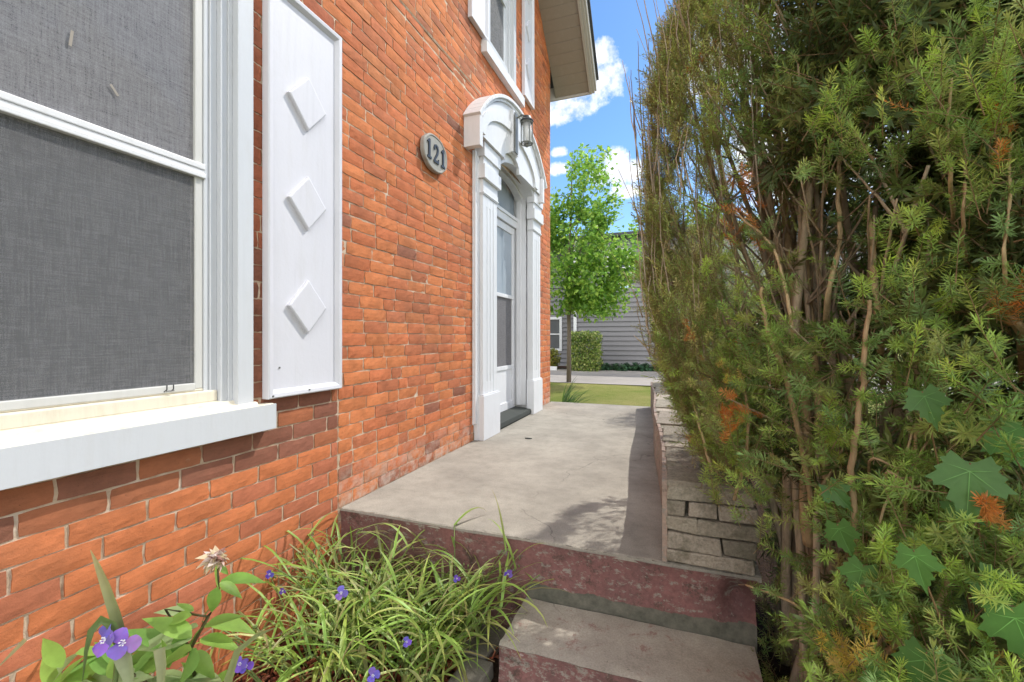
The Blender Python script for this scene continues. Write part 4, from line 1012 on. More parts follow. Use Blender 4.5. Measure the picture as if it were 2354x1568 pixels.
def stem(pts, r0, r1, col, n=7):
    pts = [Vector(p) for p in pts]; res = []
    for k in range(len(pts) - 1):                          # Catmull-Rom
        p0, p1, p2, p3 = pts[max(k-1, 0)], pts[k], pts[k+1], pts[min(k+2, len(pts)-1)]
        for q in range(5):
            t = q / 5; res.append(.5 * ((2*p1) + (p2-p0)*t + (2*p0-5*p1+4*p2-p3)*t*t + (3*p1-p0-3*p2+p3)*t**3))
    res.append(pts[-1]); m = len(res) - 1
    stems.col = col; stems.tube([p + Vector((random.gauss(0, .0015), random.gauss(0, .0015), 0)) for p in res], [r0 + (r1-r0)*k/m for k in range(m+1)], n)
    return res
BK = [(.40, .30, .21), (.47, .36, .25), (.33, .25, .18), (.52, .41, .29)]
r_ = random.Random(31)
mainpaths = []
for k in range(46):                                        # fan of main stems from the root collar
    bx = Vector((r_.uniform(2.02, 2.5), r_.uniform(1.55, 2.35), GZ))
    li = 1 if k < 20 else 0; L = LOBES[li]
    a = r_.uniform(0, 6.28)
    tgt = Vector((L[0][0] + L[1][0]*.75*math.cos(a)*r_.random()**.5, L[0][1] + L[1][1]*.75*math.sin(a)*r_.random()**.5, r_.uniform(1.9, 3.2) if k % 3 else r_.uniform(1.2, 2.2)))
    if li == 1: bx = Vector((r_.uniform(2.10, 2.30), r_.uniform(1.75, 2.2), r_.uniform(-.4, -.1)))
    mid = bx.lerp(tgt, .35) + Vector((r_.gauss(0, .04), r_.gauss(0, .04), .12)); m2 = bx.lerp(tgt, .7) + Vector((r_.gauss(0, .05), r_.gauss(0, .05), .06))
    if mid.x < 1.97 and mid.z < .36: mid.x = 1.99
    mainpaths.append(stem([bx, mid, m2, tgt], r_.uniform(.010, .024), .004, r_.choice(BK)))
for pth in mainpaths:                                      # side branches
    for k in range(7):
        i = r_.randint(5, len(pth) - 3); p = pth[i]; d = Vector((r_.gauss(-.35, .6), r_.gauss(-.5, .6), r_.uniform(.2, 1.2))).normalized(); l = r_.uniform(.15, .5)
        q = [p, p + d*l*.5 + Vector((0, 0, .02)), p + d*l + Vector((r_.gauss(0, .04), r_.gauss(0, .04), l*.25))]
        if all(not (v.x < 1.95 and v.y > 1.84 and v.z < .36) and v.x > 1.5 for v in q) and all((v - CAM).length > .75 for v in q): stem(q, .0055, .002, r_.choice(BK), 5)
# individually placed nearer stems and shoots, as the photograph shows them
HERO = [  # points (X, Y, depth), radius, end radius
    ([(1985, 1420, 1.02), (1960, 1120, .98), (1975, 950, .96), (1990, 790, .95), (2000, 690, .95)], .0085, .004),
    ([(1870, 1160, 1.35), (1815, 900, 1.3), (1765, 760, 1.26), (1748, 660, 1.24)], .009, .004),
    ([(1860, 1250, 1.5), (1850, 1150, 1.48), (1855, 1000, 1.5), (1830, 700, 1.6), (1795, 420, 1.75), (1780, 200, 1.85)], .020, .010),
    ([(1905, 1180, 1.4), (1895, 1050, 1.42), (1870, 800, 1.5), (1850, 560, 1.6)], .014, .008),
    ([(1870, 1140, 1.4), (1905, 1095, 1.38), (1940, 1030, 1.36)], .006, .003),
    ([(2060, 1330, 1.0), (2085, 1150, .95), (2110, 1000, .92), (2130, 900, .9)], .0045, .0025),
    ([(1990, 1300, .98), (2050, 1130, .95), (2110, 960, .93)], .0035, .002),
    ([(2345, 760, .9), (2270, 720, .95), (2220, 700, 1.0), (2235, 620, 1.02), (2190, 520, 1.05)], .011, .006),
    ([(2185, 420, .86), (2180, 300, .86), (2190, 180, .87)], .0042, .002),
    ([(2215, 520, .84), (2220, 400, .84), (2215, 300, .85)], .0036, .002),
    ([(2310, 640, .8), (2318, 480, .8), (2325, 330, .8)], .0038, .002),
    ([(1960, 1568, 1.1), (2120, 1440, .9), (2180, 1330, .88), (2150, 1240, .87), (2100, 1210, .86)], .0075, .003),
    ([(1930, 1440, 1.05), (1870, 1420, 1.12), (1810, 1380, 1.2), (1715, 1345, 1.35)], .006, .0025),
    ([(1900, 1440, 1.08), (1850, 1465, 1.12), (1790, 1475, 1.15)], .0035, .0015),
    ([(1870, 1455, 1.1), (1875, 1510, 1.1), (1850, 1545, 1.1)], .0022, .001),
    ([(1930, 1575, .95), (2010, 1490, .9), (2035, 1420, .88), (2020, 1370, .87), (1990, 1340, .86)], .004, .002),
    ([(2040, 1090, .9), (2100, 1120, .88), (2160, 1090, .85), (2220, 1040, .82)], .003, .0015),
    ([(2000, 1060, .95), (2080, 1080, .92), (2140, 1000, .9), (2170, 950, .9)], .003, .0015),
    ([(2140, 1000, .9), (2200, 1010, .88), (2240, 1000, .87)], .002, .001),
    ([(1820, 760, 1.25), (1800, 640, 1.3), (1770, 560, 1.36), (1690, 490, 1.5)], .006, .003),
    ([(1690, 1150, 1.5), (1720, 1000, 1.5), (1700, 850, 1.55), (1640, 700, 1.7)], .006, .003),
    ([(1640, 1090, 1.6), (1600, 950, 1.7), (1560, 780, 1.85), (1530, 600, 2.0)], .006, .003),
    ([(1900, 700, 1.3), (1930, 560, 1.32), (1925, 440, 1.35), (1935, 300, 1.4)], .009, .005),
    ([(2020, 760, 1.2), (2010, 620, 1.22), (2000, 500, 1.25)], .010, .006),
]
tipspots = []
for pts, r0, r1 in HERO:
    if pts[0][2] < 1.35: pts = [(pts[0][0] + 10, pts[0][1] + 130, pts[0][2] + .32)] + list(pts)
    pth = stem([P(*p) for p in pts], r0, r1, r_.choice([(.46, .32, .18), (.52, .38, .22), (.38, .26, .15)]), 7); tipspots.append(pth)
for k in range(60):                                        # bare thin vertical twigs on the shaded left face
    Y = r_.uniform(150, 900); X = 1462 + r_.uniform(0, 190) + max(0, (Y - 700)) * .25; t = r_.uniform(1.75, 2.3); p = P(X, Y, t)
    if p.z < .45 or p.x < 1.44: continue
    q = p + Vector((r_.gauss(-.05, .04), r_.gauss(0, .04), r_.uniform(.2, .5)))
    if P(0, 0, 0): stem([p, p.lerp(q, .5) + Vector((r_.gauss(0, .012), 0, 0)), q], .0035, .0012, r_.choice(BK), 5)
for X, Y0, Y1, t in ((1467, 330, 95, 2.2), (1450, 300, 160, 2.15), (1458, 420, 240, 2.2), (1476, 380, 190, 2.2), (1490, 300, 90, 2.2), (1510, 200, 40, 2.2)):
    stem([P(X + 14, Y0 + 60, t), P(X + 4, (Y0 + Y1)/2, t), P(X, Y1, t)], .004, .0012, (.20, .14, .10), 5)
q, qn, qd = shell(900, 1, .02, .06); q = q[(qn @ np.array([-.62, -.78, 0])) > .25]
for p in q[:130]:                                          # fine grey twigs standing up the outer face
    p = Vector(p); l = r_.uniform(.22, .6)
    if p.z - l*.5 < .75: continue
    stem([p + Vector((0, 0, -l*.5)), p + Vector((r_.gauss(-.015, .012), r_.gauss(-.015, .012), 0)), p + Vector((r_.gauss(-.02, .02), r_.gauss(-.02, .02), l*.5))], .0032, .0012, r_.choice([(.40, .33, .25), (.34, .27, .20), (.46, .36, .26)]), 4)
stems.build('stems', M['bark'], yew, smooth=True)

def colors(n, kind, p=None):
    pal = {'old': [(.190, .290, .080), (.235, .340, .090), (.195, .310, .125), (.300, .350, .105)],
           'mid': [(.350, .530, .115), (.400, .560, .125), (.310, .500, .180), (.470, .530, .150)],
           'olive': [(.400, .430, .135), (.470, .46, .16), (.330, .43, .115), (.48, .42, .20), (.30, .43, .12)],
           'new': [(.48, .66, .10), (.53, .69, .12), (.43, .64, .15), (.58, .66, .13)],
           'dead': [(.70, .26, .065), (.64, .22, .05), (.72, .36, .12)], 'gold': [(.72, .54, .10), (.68, .51, .14)],
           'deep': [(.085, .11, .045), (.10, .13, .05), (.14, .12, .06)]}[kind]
    c = np.array(pal)[rng.integers(0, len(pal), n)] * rng.uniform(.75, 1.3, (n, 1)); return c
old_parts, new_parts, dead_parts = [], [], []
def dirs_for(nrm, up=.75, rnd=.45, out=.6):
    d = nrm * out + np.array([0, 0, up]) + rng.normal(size=nrm.shape) * rnd; return d
def emit(store, tp, p, d, sc, base, tip):
    if len(p): store.append(instance(tp, p, d, sc, base, tip))
# --- deep dark filling so that no daylight shows through the mass
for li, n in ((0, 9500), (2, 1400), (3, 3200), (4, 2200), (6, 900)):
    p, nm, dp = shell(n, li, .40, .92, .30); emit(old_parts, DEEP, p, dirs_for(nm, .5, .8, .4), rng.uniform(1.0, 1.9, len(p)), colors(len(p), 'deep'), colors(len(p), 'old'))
# --- outer shells
for li, n in ((0, 16500), (1, 11500), (2, 3600), (4, 1500), (5, 3200), (6, 1600), (7, 4600)):
    p, nm, dp = shell(n, li, .06 if li in (1, 5, 7) else .10, .55)
    g = vnoise(p, 3.0) * .6 + vnoise(p, 7.5) * .4
    keep = (rng.random(len(p)) < np.clip((g - (.30 if li == 1 else .36)) * 5, .05, 1)) & (rng.random(len(p)) < .10 + .90 * (grad(nm) > .25))
    p, nm, dp, g = p[keep], nm[keep], dp[keep], g[keep]
    dist = np.linalg.norm(p - np.array(CAM), axis=1); near = dist < 1.45
    leftish = (p[:, 0] < 1.80) | (dist > 1.9)
    for sel, tp in ((near, NEAR), (~near, FAR)):
        for lf_, kb, kt in ((True, 'olive', 'olive'), (False, 'old', 'mid')):
            m = sel & (leftish == lf_); k = m.sum()
            if not k: continue
            d = dirs_for(nm[m], .95 if lf_ else .6, .4, .45 if lf_ else .65)
            shade = np.clip(1.15 - dp[m] * 1.3, .45, 1.15)[:, None] ** .5
            emit(old_parts, tp, p[m], d, rng.uniform(.66, 1.05, k), colors(k, kb), colors(k, kt) * (1.0 if not lf_ else rng.uniform(.8, 1.5, (k, 1))))
    # fresh lime shoots in clusters on the surface
    q, qn, qd = shell(n // 3, li, .02, .10); c = vnoise(q, 4.5); kk = (c > (.50 if li != 1 else .56)) & (rng.random(len(q)) < .55)
    q, qn = q[kk], qn[kk]; nearq = np.linalg.norm(q - np.array(CAM), axis=1) < 1.5
    for sel, tp in ((nearq, NEAR), (~nearq, FAR)):
        if sel.sum(): emit(new_parts, tp, q[sel], dirs_for(qn[sel], .8, .3, .6), rng.uniform(.6, .95, sel.sum()), colors(sel.sum(), 'mid'), colors(sel.sum(), 'new'))
    q, qn, qd = shell(n // 9, li, .06, .2); c = vnoise(q + 7, 5.5); kk = c > .80
    if kk.sum(): emit(dead_parts, FAR, q[kk], dirs_for(qn[kk], .3, .6, .5), rng.uniform(.6, .9, kk.sum()), colors(kk.sum(), 'dead'), colors(kk.sum(), 'dead'))
# --- placed sprays: (X, Y, depth, number, spread px, kind)
SPR = [(2160, 150, .84, 7, 34, 'new'), (2300, 140, .78, 6, 40, 'new'), (2300, 230, .78, 8, 50, 'new'), (2175, 270, .85, 8, 55, 'mid'), (1905, 260, 1.0, 8, 45, 'new'), (1890, 340, 1.0, 8, 55, 'mid'), (2080, 400, .95, 7, 60, 'mid'),
       (1935, 330, 1.0, 5, 40, 'mid'), (2220, 380, .85, 7, 60, 'mid'), (2310, 360, .8, 8, 60, 'mid'), (2140, 560, .9, 6, 50, 'new'), (2080, 600, .92, 8, 55, 'new'), (2050, 650, .92, 8, 70, 'mid'), (2180, 690, .92, 6, 50, 'new'),
       (1650, 600, 1.5, 8, 50, 'new'), (1600, 460, 1.6, 7, 50, 'new'), (1750, 650, 1.25, 5, 25, 'new'), (1690, 720, 1.4, 5, 30, 'new'), (1700, 800, 1.4, 6, 35, 'new'), (1580, 830, 1.7, 6, 40, 'new'), (1690, 1000, 1.35, 7, 35, 'new'), (1610, 1010, 1.6, 5, 30, 'new'), (1690, 1060, 1.38, 3, 15, 'new'),
       (1640, 1090, 1.5, 4, 24, 'new'), (1770, 790, 1.3, 6, 50, 'mid'), (1840, 820, 1.25, 7, 60, 'mid'), (1900, 930, 1.05, 5, 22, 'new'), (1890, 990, 1.05, 4, 30, 'new'), (1930, 1000, 1.05, 4, 30, 'new'), (1920, 1120, 1.0, 7, 55, 'new'), (1870, 1170, 1.0, 5, 40, 'mid'),
       (2030, 1240, .82, 4, 25, 'new'), (2130, 1220, .84, 5, 25, 'new'), (2310, 1330, .72, 4, 24, 'new'), (2060, 1350, .84, 5, 34, 'new'), (1930, 1430, .95, 3, 20, 'new'), (2260, 1500, .76, 5, 30, 'new'), (1940, 1530, .9, 6, 40, 'new'), (1820, 1290, 1.15, 4, 30, 'mid'),
       (2150, 830, .85, 4, 20, 'mid'), (2000, 900, .98, 5, 40, 'mid'), (2200, 980, .82, 6, 60, 'mid'), (2110, 1180, .88, 6, 70, 'mid'), (1980, 1200, .95, 8, 80, 'mid'), (2230, 1200, .8, 5, 60, 'mid'), (2040, 1310, .86, 7, 70, 'olive'), (1960, 1330, .92, 7, 60, 'mid'), (1890, 1350, 1.0, 5, 50, 'olive'),
       (2180, 1420, .82, 6, 70, 'mid'), (2090, 1460, .86, 6, 60, 'mid'), (2320, 1250, .74, 5, 60, 'olive'), (2300, 1060, .78, 6, 60, 'mid'), (1760, 1180, 1.3, 7, 45, 'mid'), (1730, 1110, 1.35, 7, 45, 'olive'), (1560, 940, 1.8, 8, 30, 'olive'), (1600, 900, 1.7, 8, 45, 'olive'),
       (1680, 950, 1.28, 14, 30, 'dead'), (2265, 1160, 0.725, 6, 14, 'dead'), (1780, 220, 1.58, 9, 40, 'dead'), (1710, 480, 1.44, 12, 60, 'dead'), (1640, 230, 1.77, 6, 30, 'dead'), (1500, 480, 1.95, 6, 20, 'dead'), (1930, 1500, 0.856, 6, 40, 'gold'), (2010, 1470, 0.818, 6, 40, 'gold'), (2290, 290, 0.781, 4, 30, 'dead'), (1690, 145, 1.63, 6, 25, 'gold'), (1740, 165, 1.63, 6, 35, 'gold'), (2310, 690, 0.79, 6, 24, 'dead'), (1590, 745, 1.53, 3, 14, 'dead'), (2290, 1500, 0.744, 3, 30, 'gold'), (1670, 830, 1.35, 4, 30, 'gold'), (2000, 120, 1.0, 7, 50, 'new'), (2080, 60, .95, 7, 50, 'mid'), (1980, 210, 1.05, 7, 50, 'mid'), (2100, 250, .95, 8, 60, 'mid'), (2250, 60, .85, 7, 50, 'new'), (1860, 120, 1.3, 8, 60, 'mid'), (1740, 90, 1.6, 10, 70, 'olive'), (1640, 330, 1.7, 10, 50, 'olive'), (1560, 250, 1.95, 10, 50, 'olive'), (1610, 150, 1.9, 10, 60, 'olive'), (1600, 380, 1.8, 8, 40, 'new'), (2030, 330, 1.0, 7, 60, 'mid')]
rs = np.random.default_rng(5)
for X, Y, t, n, spd, kind in SPR:
    pp, dd = [], []
    for k in range(n):
        p = P(X + rs.normal(0, spd*.55), Y + rs.normal(0, spd*.75), t * rs.uniform(.97, 1.06))
        if p.x < 1.94 and p.y > 1.83 and p.z < .35: p.y = 1.78
        pp.append(tuple(p)); dd.append((rs.normal(-.25, .45), rs.normal(-.45, .35), rs.normal(.75, .4)))
    pp, dd = np.array(pp), np.array(dd); n = len(pp); tp = NEAR if t < 1.6 else FAR
    kb = {'new': 'mid', 'mid': 'old', 'olive': 'olive', 'dead': 'dead', 'gold': 'gold'}[kind]; kt = {'olive': 'olive'}.get(kind, kind)
    st_ = {'new': new_parts, 'dead': dead_parts, 'gold': dead_parts}.get(kind, old_parts)
    emit(st_, tp, pp - dd * .04, dd, rs.uniform(.62, .95, n) * (.85 if kind in ('dead', 'gold') else 1), colors(n, kb), colors(n, kt))
# sprays carried by the placed stems
for pth in tipspots:
    pp, dd = [], []
    for i in range(6, len(pth), 2):
        p = pth[i]
        for q in range(2 if i < len(pth) * .6 else 3):
            pp.append(tuple(p)); dd.append((r_.gauss(0, .7), r_.gauss(-.3, .6), r_.uniform(.1, .9)))
    pp, dd = np.array(pp), np.array(dd); k = rng.random(len(pp)) < .5; pp, dd = pp[k], dd[k]
    if len(pp): emit(old_parts, NEAR, pp, dd, rng.uniform(.5, .95, len(pp)), colors(len(pp), 'old'), colors(len(pp), 'mid'))
def joinp(parts):
    V, F, C = [], [], []; off = 0
    for v, f, c in parts: V.append(v); F.append(f + off); C.append(c); off += len(v)
    return np.concatenate(V), np.concatenate(F), np.concatenate(C)
o = npmesh('foliage', *joinp(old_parts), M['needle'], yew)
o = npmesh('new_shoots', *joinp(new_parts), M['needle'], yew); o['label'] = 'fresh lime green shoots'
o = npmesh('dead_foliage', *joinp(dead_parts), M['needle'], yew); o['label'] = 'dead orange needles'

# ------------------------------------------------------------------ maple seedlings in the yew
MAP = [(0, -.02), (.06, -.03), (.22, -.16), (.27, -.05), (.34, -.02), (.29, .06), (.40, .14), (.36, .19), (.50, .33), (.40, .35), (.39, .43), (.28, .40), (.20, .44), (.24, .60), (.15, .62), (.12, .74), (.06, .76), (0, 1.0)]
MAPF = MAP + [(-x, y) for x, y in MAP[::-1][1:-1]]
def maple_leaf(b, c, tipdir, normal, size, col):
    t = Vector(tipdir).normalized(); n = Vector(normal).normalized(); s = t.cross(n).normalized(); n = s.cross(t)
    cen = b.vert(Vector(c) + t*size*.12, tuple(x*1.15 for x in col)); ring = []
    for x, y in MAPF:
        bend = -n * (size * .22 * (x*x + (y - .2)**2)) + n * (abs(x) * .10 * size)
        ring.append(b.vert(Vector(c) + s*(x*size) + t*(y*size) + bend, col))
    for k in range(len(ring)): b.face((cen, ring[k], ring[(k+1) % len(ring)]))
    q0 = Vector(b.v[cen]) + n * .0012
    for k in (17, 10, 24, 5, 29):                            # pale main veins, one per lobe
        q1 = Vector(b.v[ring[k]]) + n * .0012; d = (q1 - q0); w = d.cross(n).normalized() * size * .006; vc = tuple(min(1, x*1.9 + .03) for x in col)
        mid = q0 + d*.5 + n * .002 + (n * size * .022 if k != 17 else n*size*.03)
        i0 = [b.vert(q0 + w, vc), b.vert(q0 - w, vc), b.vert(mid - w*.7, vc), b.vert(mid + w*.7, vc), b.vert(q1*.9 + q0*.1 + n*.002, vc)]
        b.face(i0[:4]); b.face((i0[3], i0[2], i0[4]))
def seedling(base, leaves, lab):
    e = empty('maple_seedling', base, lab, 'seedling', 'maple seedlings growing through the yew'); st = MB(); st.col = (.20, .13, .06); r = random.Random(len(leaves))
    for X, Y, t, size, rot in leaves:
        p = P(X, Y, t); b = MB(); v = r.uniform(.8, 1.2)
        n = Vector((-.45 + r.gauss(0, .2), -.75, .5 + r.gauss(0, .15))); tip = Vector((math.sin(rot)*.8, -.25, -math.cos(rot)))
        maple_leaf(b, p, tip, n, size * .86, (.11*v, .255*v, .058*v)); b.build('leaf', M['leaf'], e, smooth=True)
        bp = Vector(base); st.tube([p, p.lerp(bp, .25) + Vector((.02, .05, .05)), p.lerp(bp, .7) + Vector((.03, .04, .04)), bp], [.0014, .0018, .0028, .004], 5)
    st.build('stem', M['bark'], e, smooth=True)
seedling((2.35, 1.25, GZ), [(2120, 900, .80, .085, .3), (2230, 1065, .73, .125, -.2), (2300, 985, .78, .10, .5), (2185, 1150, .78, .07, 1.0)], 'maple seedling with the largest lobed leaf, near the right edge of the yew')
seedling((2.12, 1.12, GZ), [(1925, 1205, .92, .085, .4), (1985, 1300, .88, .095, -.4), (1905, 1115, .98, .08, .8)], 'maple seedling whose small lobed leaves show low in the centre of the yew')
seedling((2.28, 1.0, GZ), [(2100, 1265, .76, .085, .2), (2325, 1400, .70, .12, .3), (2130, 1500, .72, .11, -.3), (2250, 1320, .76, .09, .9), (2030, 1545, .78, .09, 0)], 'maple seedling with dark lobed leaves along the bottom of the yew')

# ================================================================== BACKGROUND
def leafcloud(n, env, size, pal, clump=2.2, thr=.42, seed=1, shape='leaf'):
    """leaf-sized folded blades spread through a crown; env(n) gives points, outward directions"""
    p, nm = env(n); g = vnoise(p + seed*3.1, clump) * .65 + vnoise(p + seed, clump*2.6) * .35
    k = rng.random(len(p)) < np.clip((g - thr) * 7, .03, 1); p, nm = p[k], nm[k]; n = len(p)
    d = nm * .5 + rng.normal(size=(n, 3)) * .7 + np.array([0, 0, -.35]); d /= np.linalg.norm(d, axis=1, keepdims=True)
    s = np.cross(d, nm * .3 + np.array([0, 0, 1]) + rng.normal(size=(n, 3)) * .45); s /= np.linalg.norm(s, axis=1, keepdims=True); u = np.cross(s, d)
    L = size * rng.uniform(.7, 1.25, (n, 1)); w = L * .42
    pts = [p, p + d*L*.35 + s*w + u*w*.3, p + d*L, p + d*L*.35 - s*w + u*w*.3]
    V = np.stack([pts[0], pts[1], pts[2], pts[3]], 1).reshape(-1, 3); F = np.arange(n*4).reshape(-1, 4)
    c = np.array(pal)[rng.integers(0, len(pal), n)] * rng.uniform(.75, 1.25, (n, 1)); C = np.repeat(c, 4, 0)
    return V, F, C
def ellip(cs):
    def env(n):
        P_, N_ = [], []; w = np.array([r[0]*r[1]*r[2] for c, r in cs]) ** .66; w = (w / w.sum() * n).astype(int)
        for (c, r), k in zip(cs, w):
            u = rng.normal(size=(k, 3)); u /= np.linalg.norm(u, axis=1, keepdims=True); rad = rng.random((k, 1)) ** .38
            P_.append(np.array(c) + u * np.array(r) * rad); nn = u / np.array(r); N_.append(nn / np.linalg.norm(nn, axis=1, keepdims=True))
        return np.concatenate(P_), np.concatenate(N_)
    return env
def tree(name, base, h, crown, n, size, pal, lab, tr=.055, thr=.40, clump=1.6, seed=1):
    e = empty(name, base, lab, 'tree'); b = MB(); b.col = (.16, .13, .105); r = random.Random(seed); x, y, z = base
    top = Vector((x + .1, y, z + h)); pts = [Vector((x, y, z - .1)), Vector((x + .01, y, z + h*.2)), Vector((x - .02, y + .02, z + h*.45)), Vector((x + .06, y, z + h*.75)), top]
    b.tube(pts, [tr*1.25, tr, tr*.8, tr*.45, tr*.12], 8)
    for k in range(16):
        f = r.uniform(.27, .85); p = pts[0].lerp(top, f); c, rr = crown[k % len(crown)]
        q = Vector(c) + Vector((r.uniform(-.75, .75)*rr[0], r.uniform(-.75, .75)*rr[1], r.uniform(-.3, .8)*rr[2])); b.tube([p, p.lerp(q, .5) + Vector((0, 0, .15)), q], [tr*.38*(1.1-f), tr*.2, tr*.06], 5)
    b.build('trunk', M['bark'], e, smooth=True)
    npmesh('crown', *leafcloud(n, ellip(crown), size, pal, clump, thr, seed), M['crown'], e); return e
MP = [(.25, .44, .07), (.32, .51, .085), (.20, .38, .065), (.40, .56, .10), (.16, .32, .06)]
bx, by = -1.14, 11.9
tree('maple_tree', (bx, by, LZ), 6.3, [((bx + .75, by, 2.55), (1.25, 1.2, 1.0)), ((bx + .3, by, 3.6), (1.2, 1.1, 1.1)), ((bx + .65, by - .1, 5.0), (.75, .75, 1.05)), ((bx + 1.2, by, 3.5), (.6, .6, .75)), ((bx - .45, by, 4.1), (.8, .8, .85)), ((bx + .95, by, 4.1), (.6, .6, .75)), ((bx - .5, by + .1, 3.0), (1.1, 1.1, 1.5)), ((bx - .1, by, 2.1), (.9, .9, .6)), ((bx + 1.3, by - .1, 2.9), (.75, .7, .9)), ((bx + .9, by, 1.75), (.75, .7, .45))], 26000, .11, MP, 'young green maple with a slim trunk on the lawn beyond the porch', .055, .44, 1.9, 2)
tree('lime_green_tree', (1.0, 27, LZ), 9, [((.7, 27, 6.3), (1.9, 1.8, 2.3)), ((-.6, 27, 5.6), (1.2, 1.4, 1.6)), ((2.8, 27, 6.0), (2.2, 2, 2.6))], 9000, .22, [(.20, .30, .045), (.25, .34, .05), (.15, .25, .04)], 'yellow green tree rising behind the grey neighbouring house', .16, .38, 1.0, 3)
def shrub(name, base, rads, n, size, pal, lab, thr=.3, cat='shrub', group=None, box=False):
    e = empty(name, base, lab, cat, group); x, y, z = base; b = MB(); b.col = (.14, .10, .06); r = random.Random(n)
    for k in range(7): b.tube([(x, y, z - .05), (x + r.uniform(-.4, .4)*rads[0], y + r.uniform(-.4, .4)*rads[1], z + rads[2]*.9), (x + r.uniform(-.8, .8)*rads[0], y + r.uniform(-.8, .8)*rads[1], z + rads[2]*1.7)], [.02, .012, .004], 5)
    b.build('stems', M['bark'], e)
    env = ellip([((x, y, z + rads[2]), rads)])
    if box:
        def env(n):
            p = rng.uniform(-1, 1, (n, 3)); m = np.abs(p).max(1, keepdims=True); p = p / m * rng.random((n, 1))**.3; nn = p / np.linalg.norm(p, axis=1, keepdims=True)
            k = (np.abs(p)**6).sum(1) < 1.35; p, nn = p[k], nn[k]; return np.array([x, y, z + rads[2]]) + p * np.array(rads), nn
    npmesh('foliage', *leafcloud(n, env, size, pal, 3.5, thr, n % 7), M['leaf'], e); return e
shrub('variegated_shrub', (-1.56, 16.3, LZ), (.56, .5, .72), 5200, .085, [(.36, .44, .10), (.50, .52, .20), (.22, .32, .07), (.15, .24, .06)], 'clipped square shrub with cream edged leaves against the grey house', .28, box=True)
shrub('yellow_shrub', (-3.0, 16.6, LZ), (.42, .4, .42), 2200, .08, [(.36, .32, .06), (.28, .30, .06), (.22, .24, .06)], 'small golden shrub below the ground floor window of the grey house', .3)
shrub('daylily', (.08, 6.3, LZ), (.02, .02, .02), 4, .01, [(.1, .2, .05)], 'strap leaved daylily at the far corner of the brick house', 0, 'plant')
dyl = MB(); r = random.Random(15)
for k in range(60):
    blade(dyl, (.08 + r.gauss(0, .05), 6.3 + r.gauss(0, .08), LZ), r.uniform(-1.6, 1.6), r.uniform(.9, 1.45), r.uniform(.5, .8), .022, r.uniform(1, 2.2), r.choice([(.13, .22, .05), (.18, .27, .07), (.10, .18, .05)]), None, 6)
dyl.build('leaves', M['leaf'], bpy.data.objects['daylily'], smooth=True)
hpos = [(-1.0, 16.75), (-.68, 16.9), (-.33, 16.75), (.02, 16.95), (.36, 16.8), (.72, 16.95), (1.1, 16.85), (1.5, 16.95)]
hp = MB(); r = random.Random(6)
for k in range(90):
    a = r.uniform(0, 6.28); el = r.uniform(.25, 1.3); d = Vector((math.cos(a)*math.cos(el), math.sin(a)*math.cos(el), math.sin(el)))
    p = d * r.uniform(.08, .30); v = r.uniform(.8, 1.2); leaflet(hp, p, Vector((d.x, d.y, d.z*.2 - .1)), (0, 0, 1), r.uniform(.14, .22), r.uniform(.09, .13), r.choice([(.06*v, .14*v, .07*v), (.08*v, .17*v, .075*v), (.05*v, .115*v, .06*v)]), .5, .2, 5)
hostas = []
for k, (x, y) in enumerate(hpos):
    if k == 0:
        h0 = empty('hosta', (0, 0, 0), 'blue green hosta in the row along the foot of the grey siding', 'plant', 'hostas along the grey siding'); hl = hp.build('leaves', M['leaf'], h0, smooth=True); h0.location = (x, y, LZ + .03); hl.matrix_parent_inverse = Matrix.Identity(4)
    else:
        c = h0.copy(); COL.objects.link(c); c.location = (x, y, LZ + .03); c.rotation_euler.z = k * 1.1; c.scale = (1, 1, .85 + .05 * (k % 5))
        cl = hl.copy(); COL.objects.link(cl); cl.parent = c; cl.matrix_parent_inverse = Matrix.Identity(4)

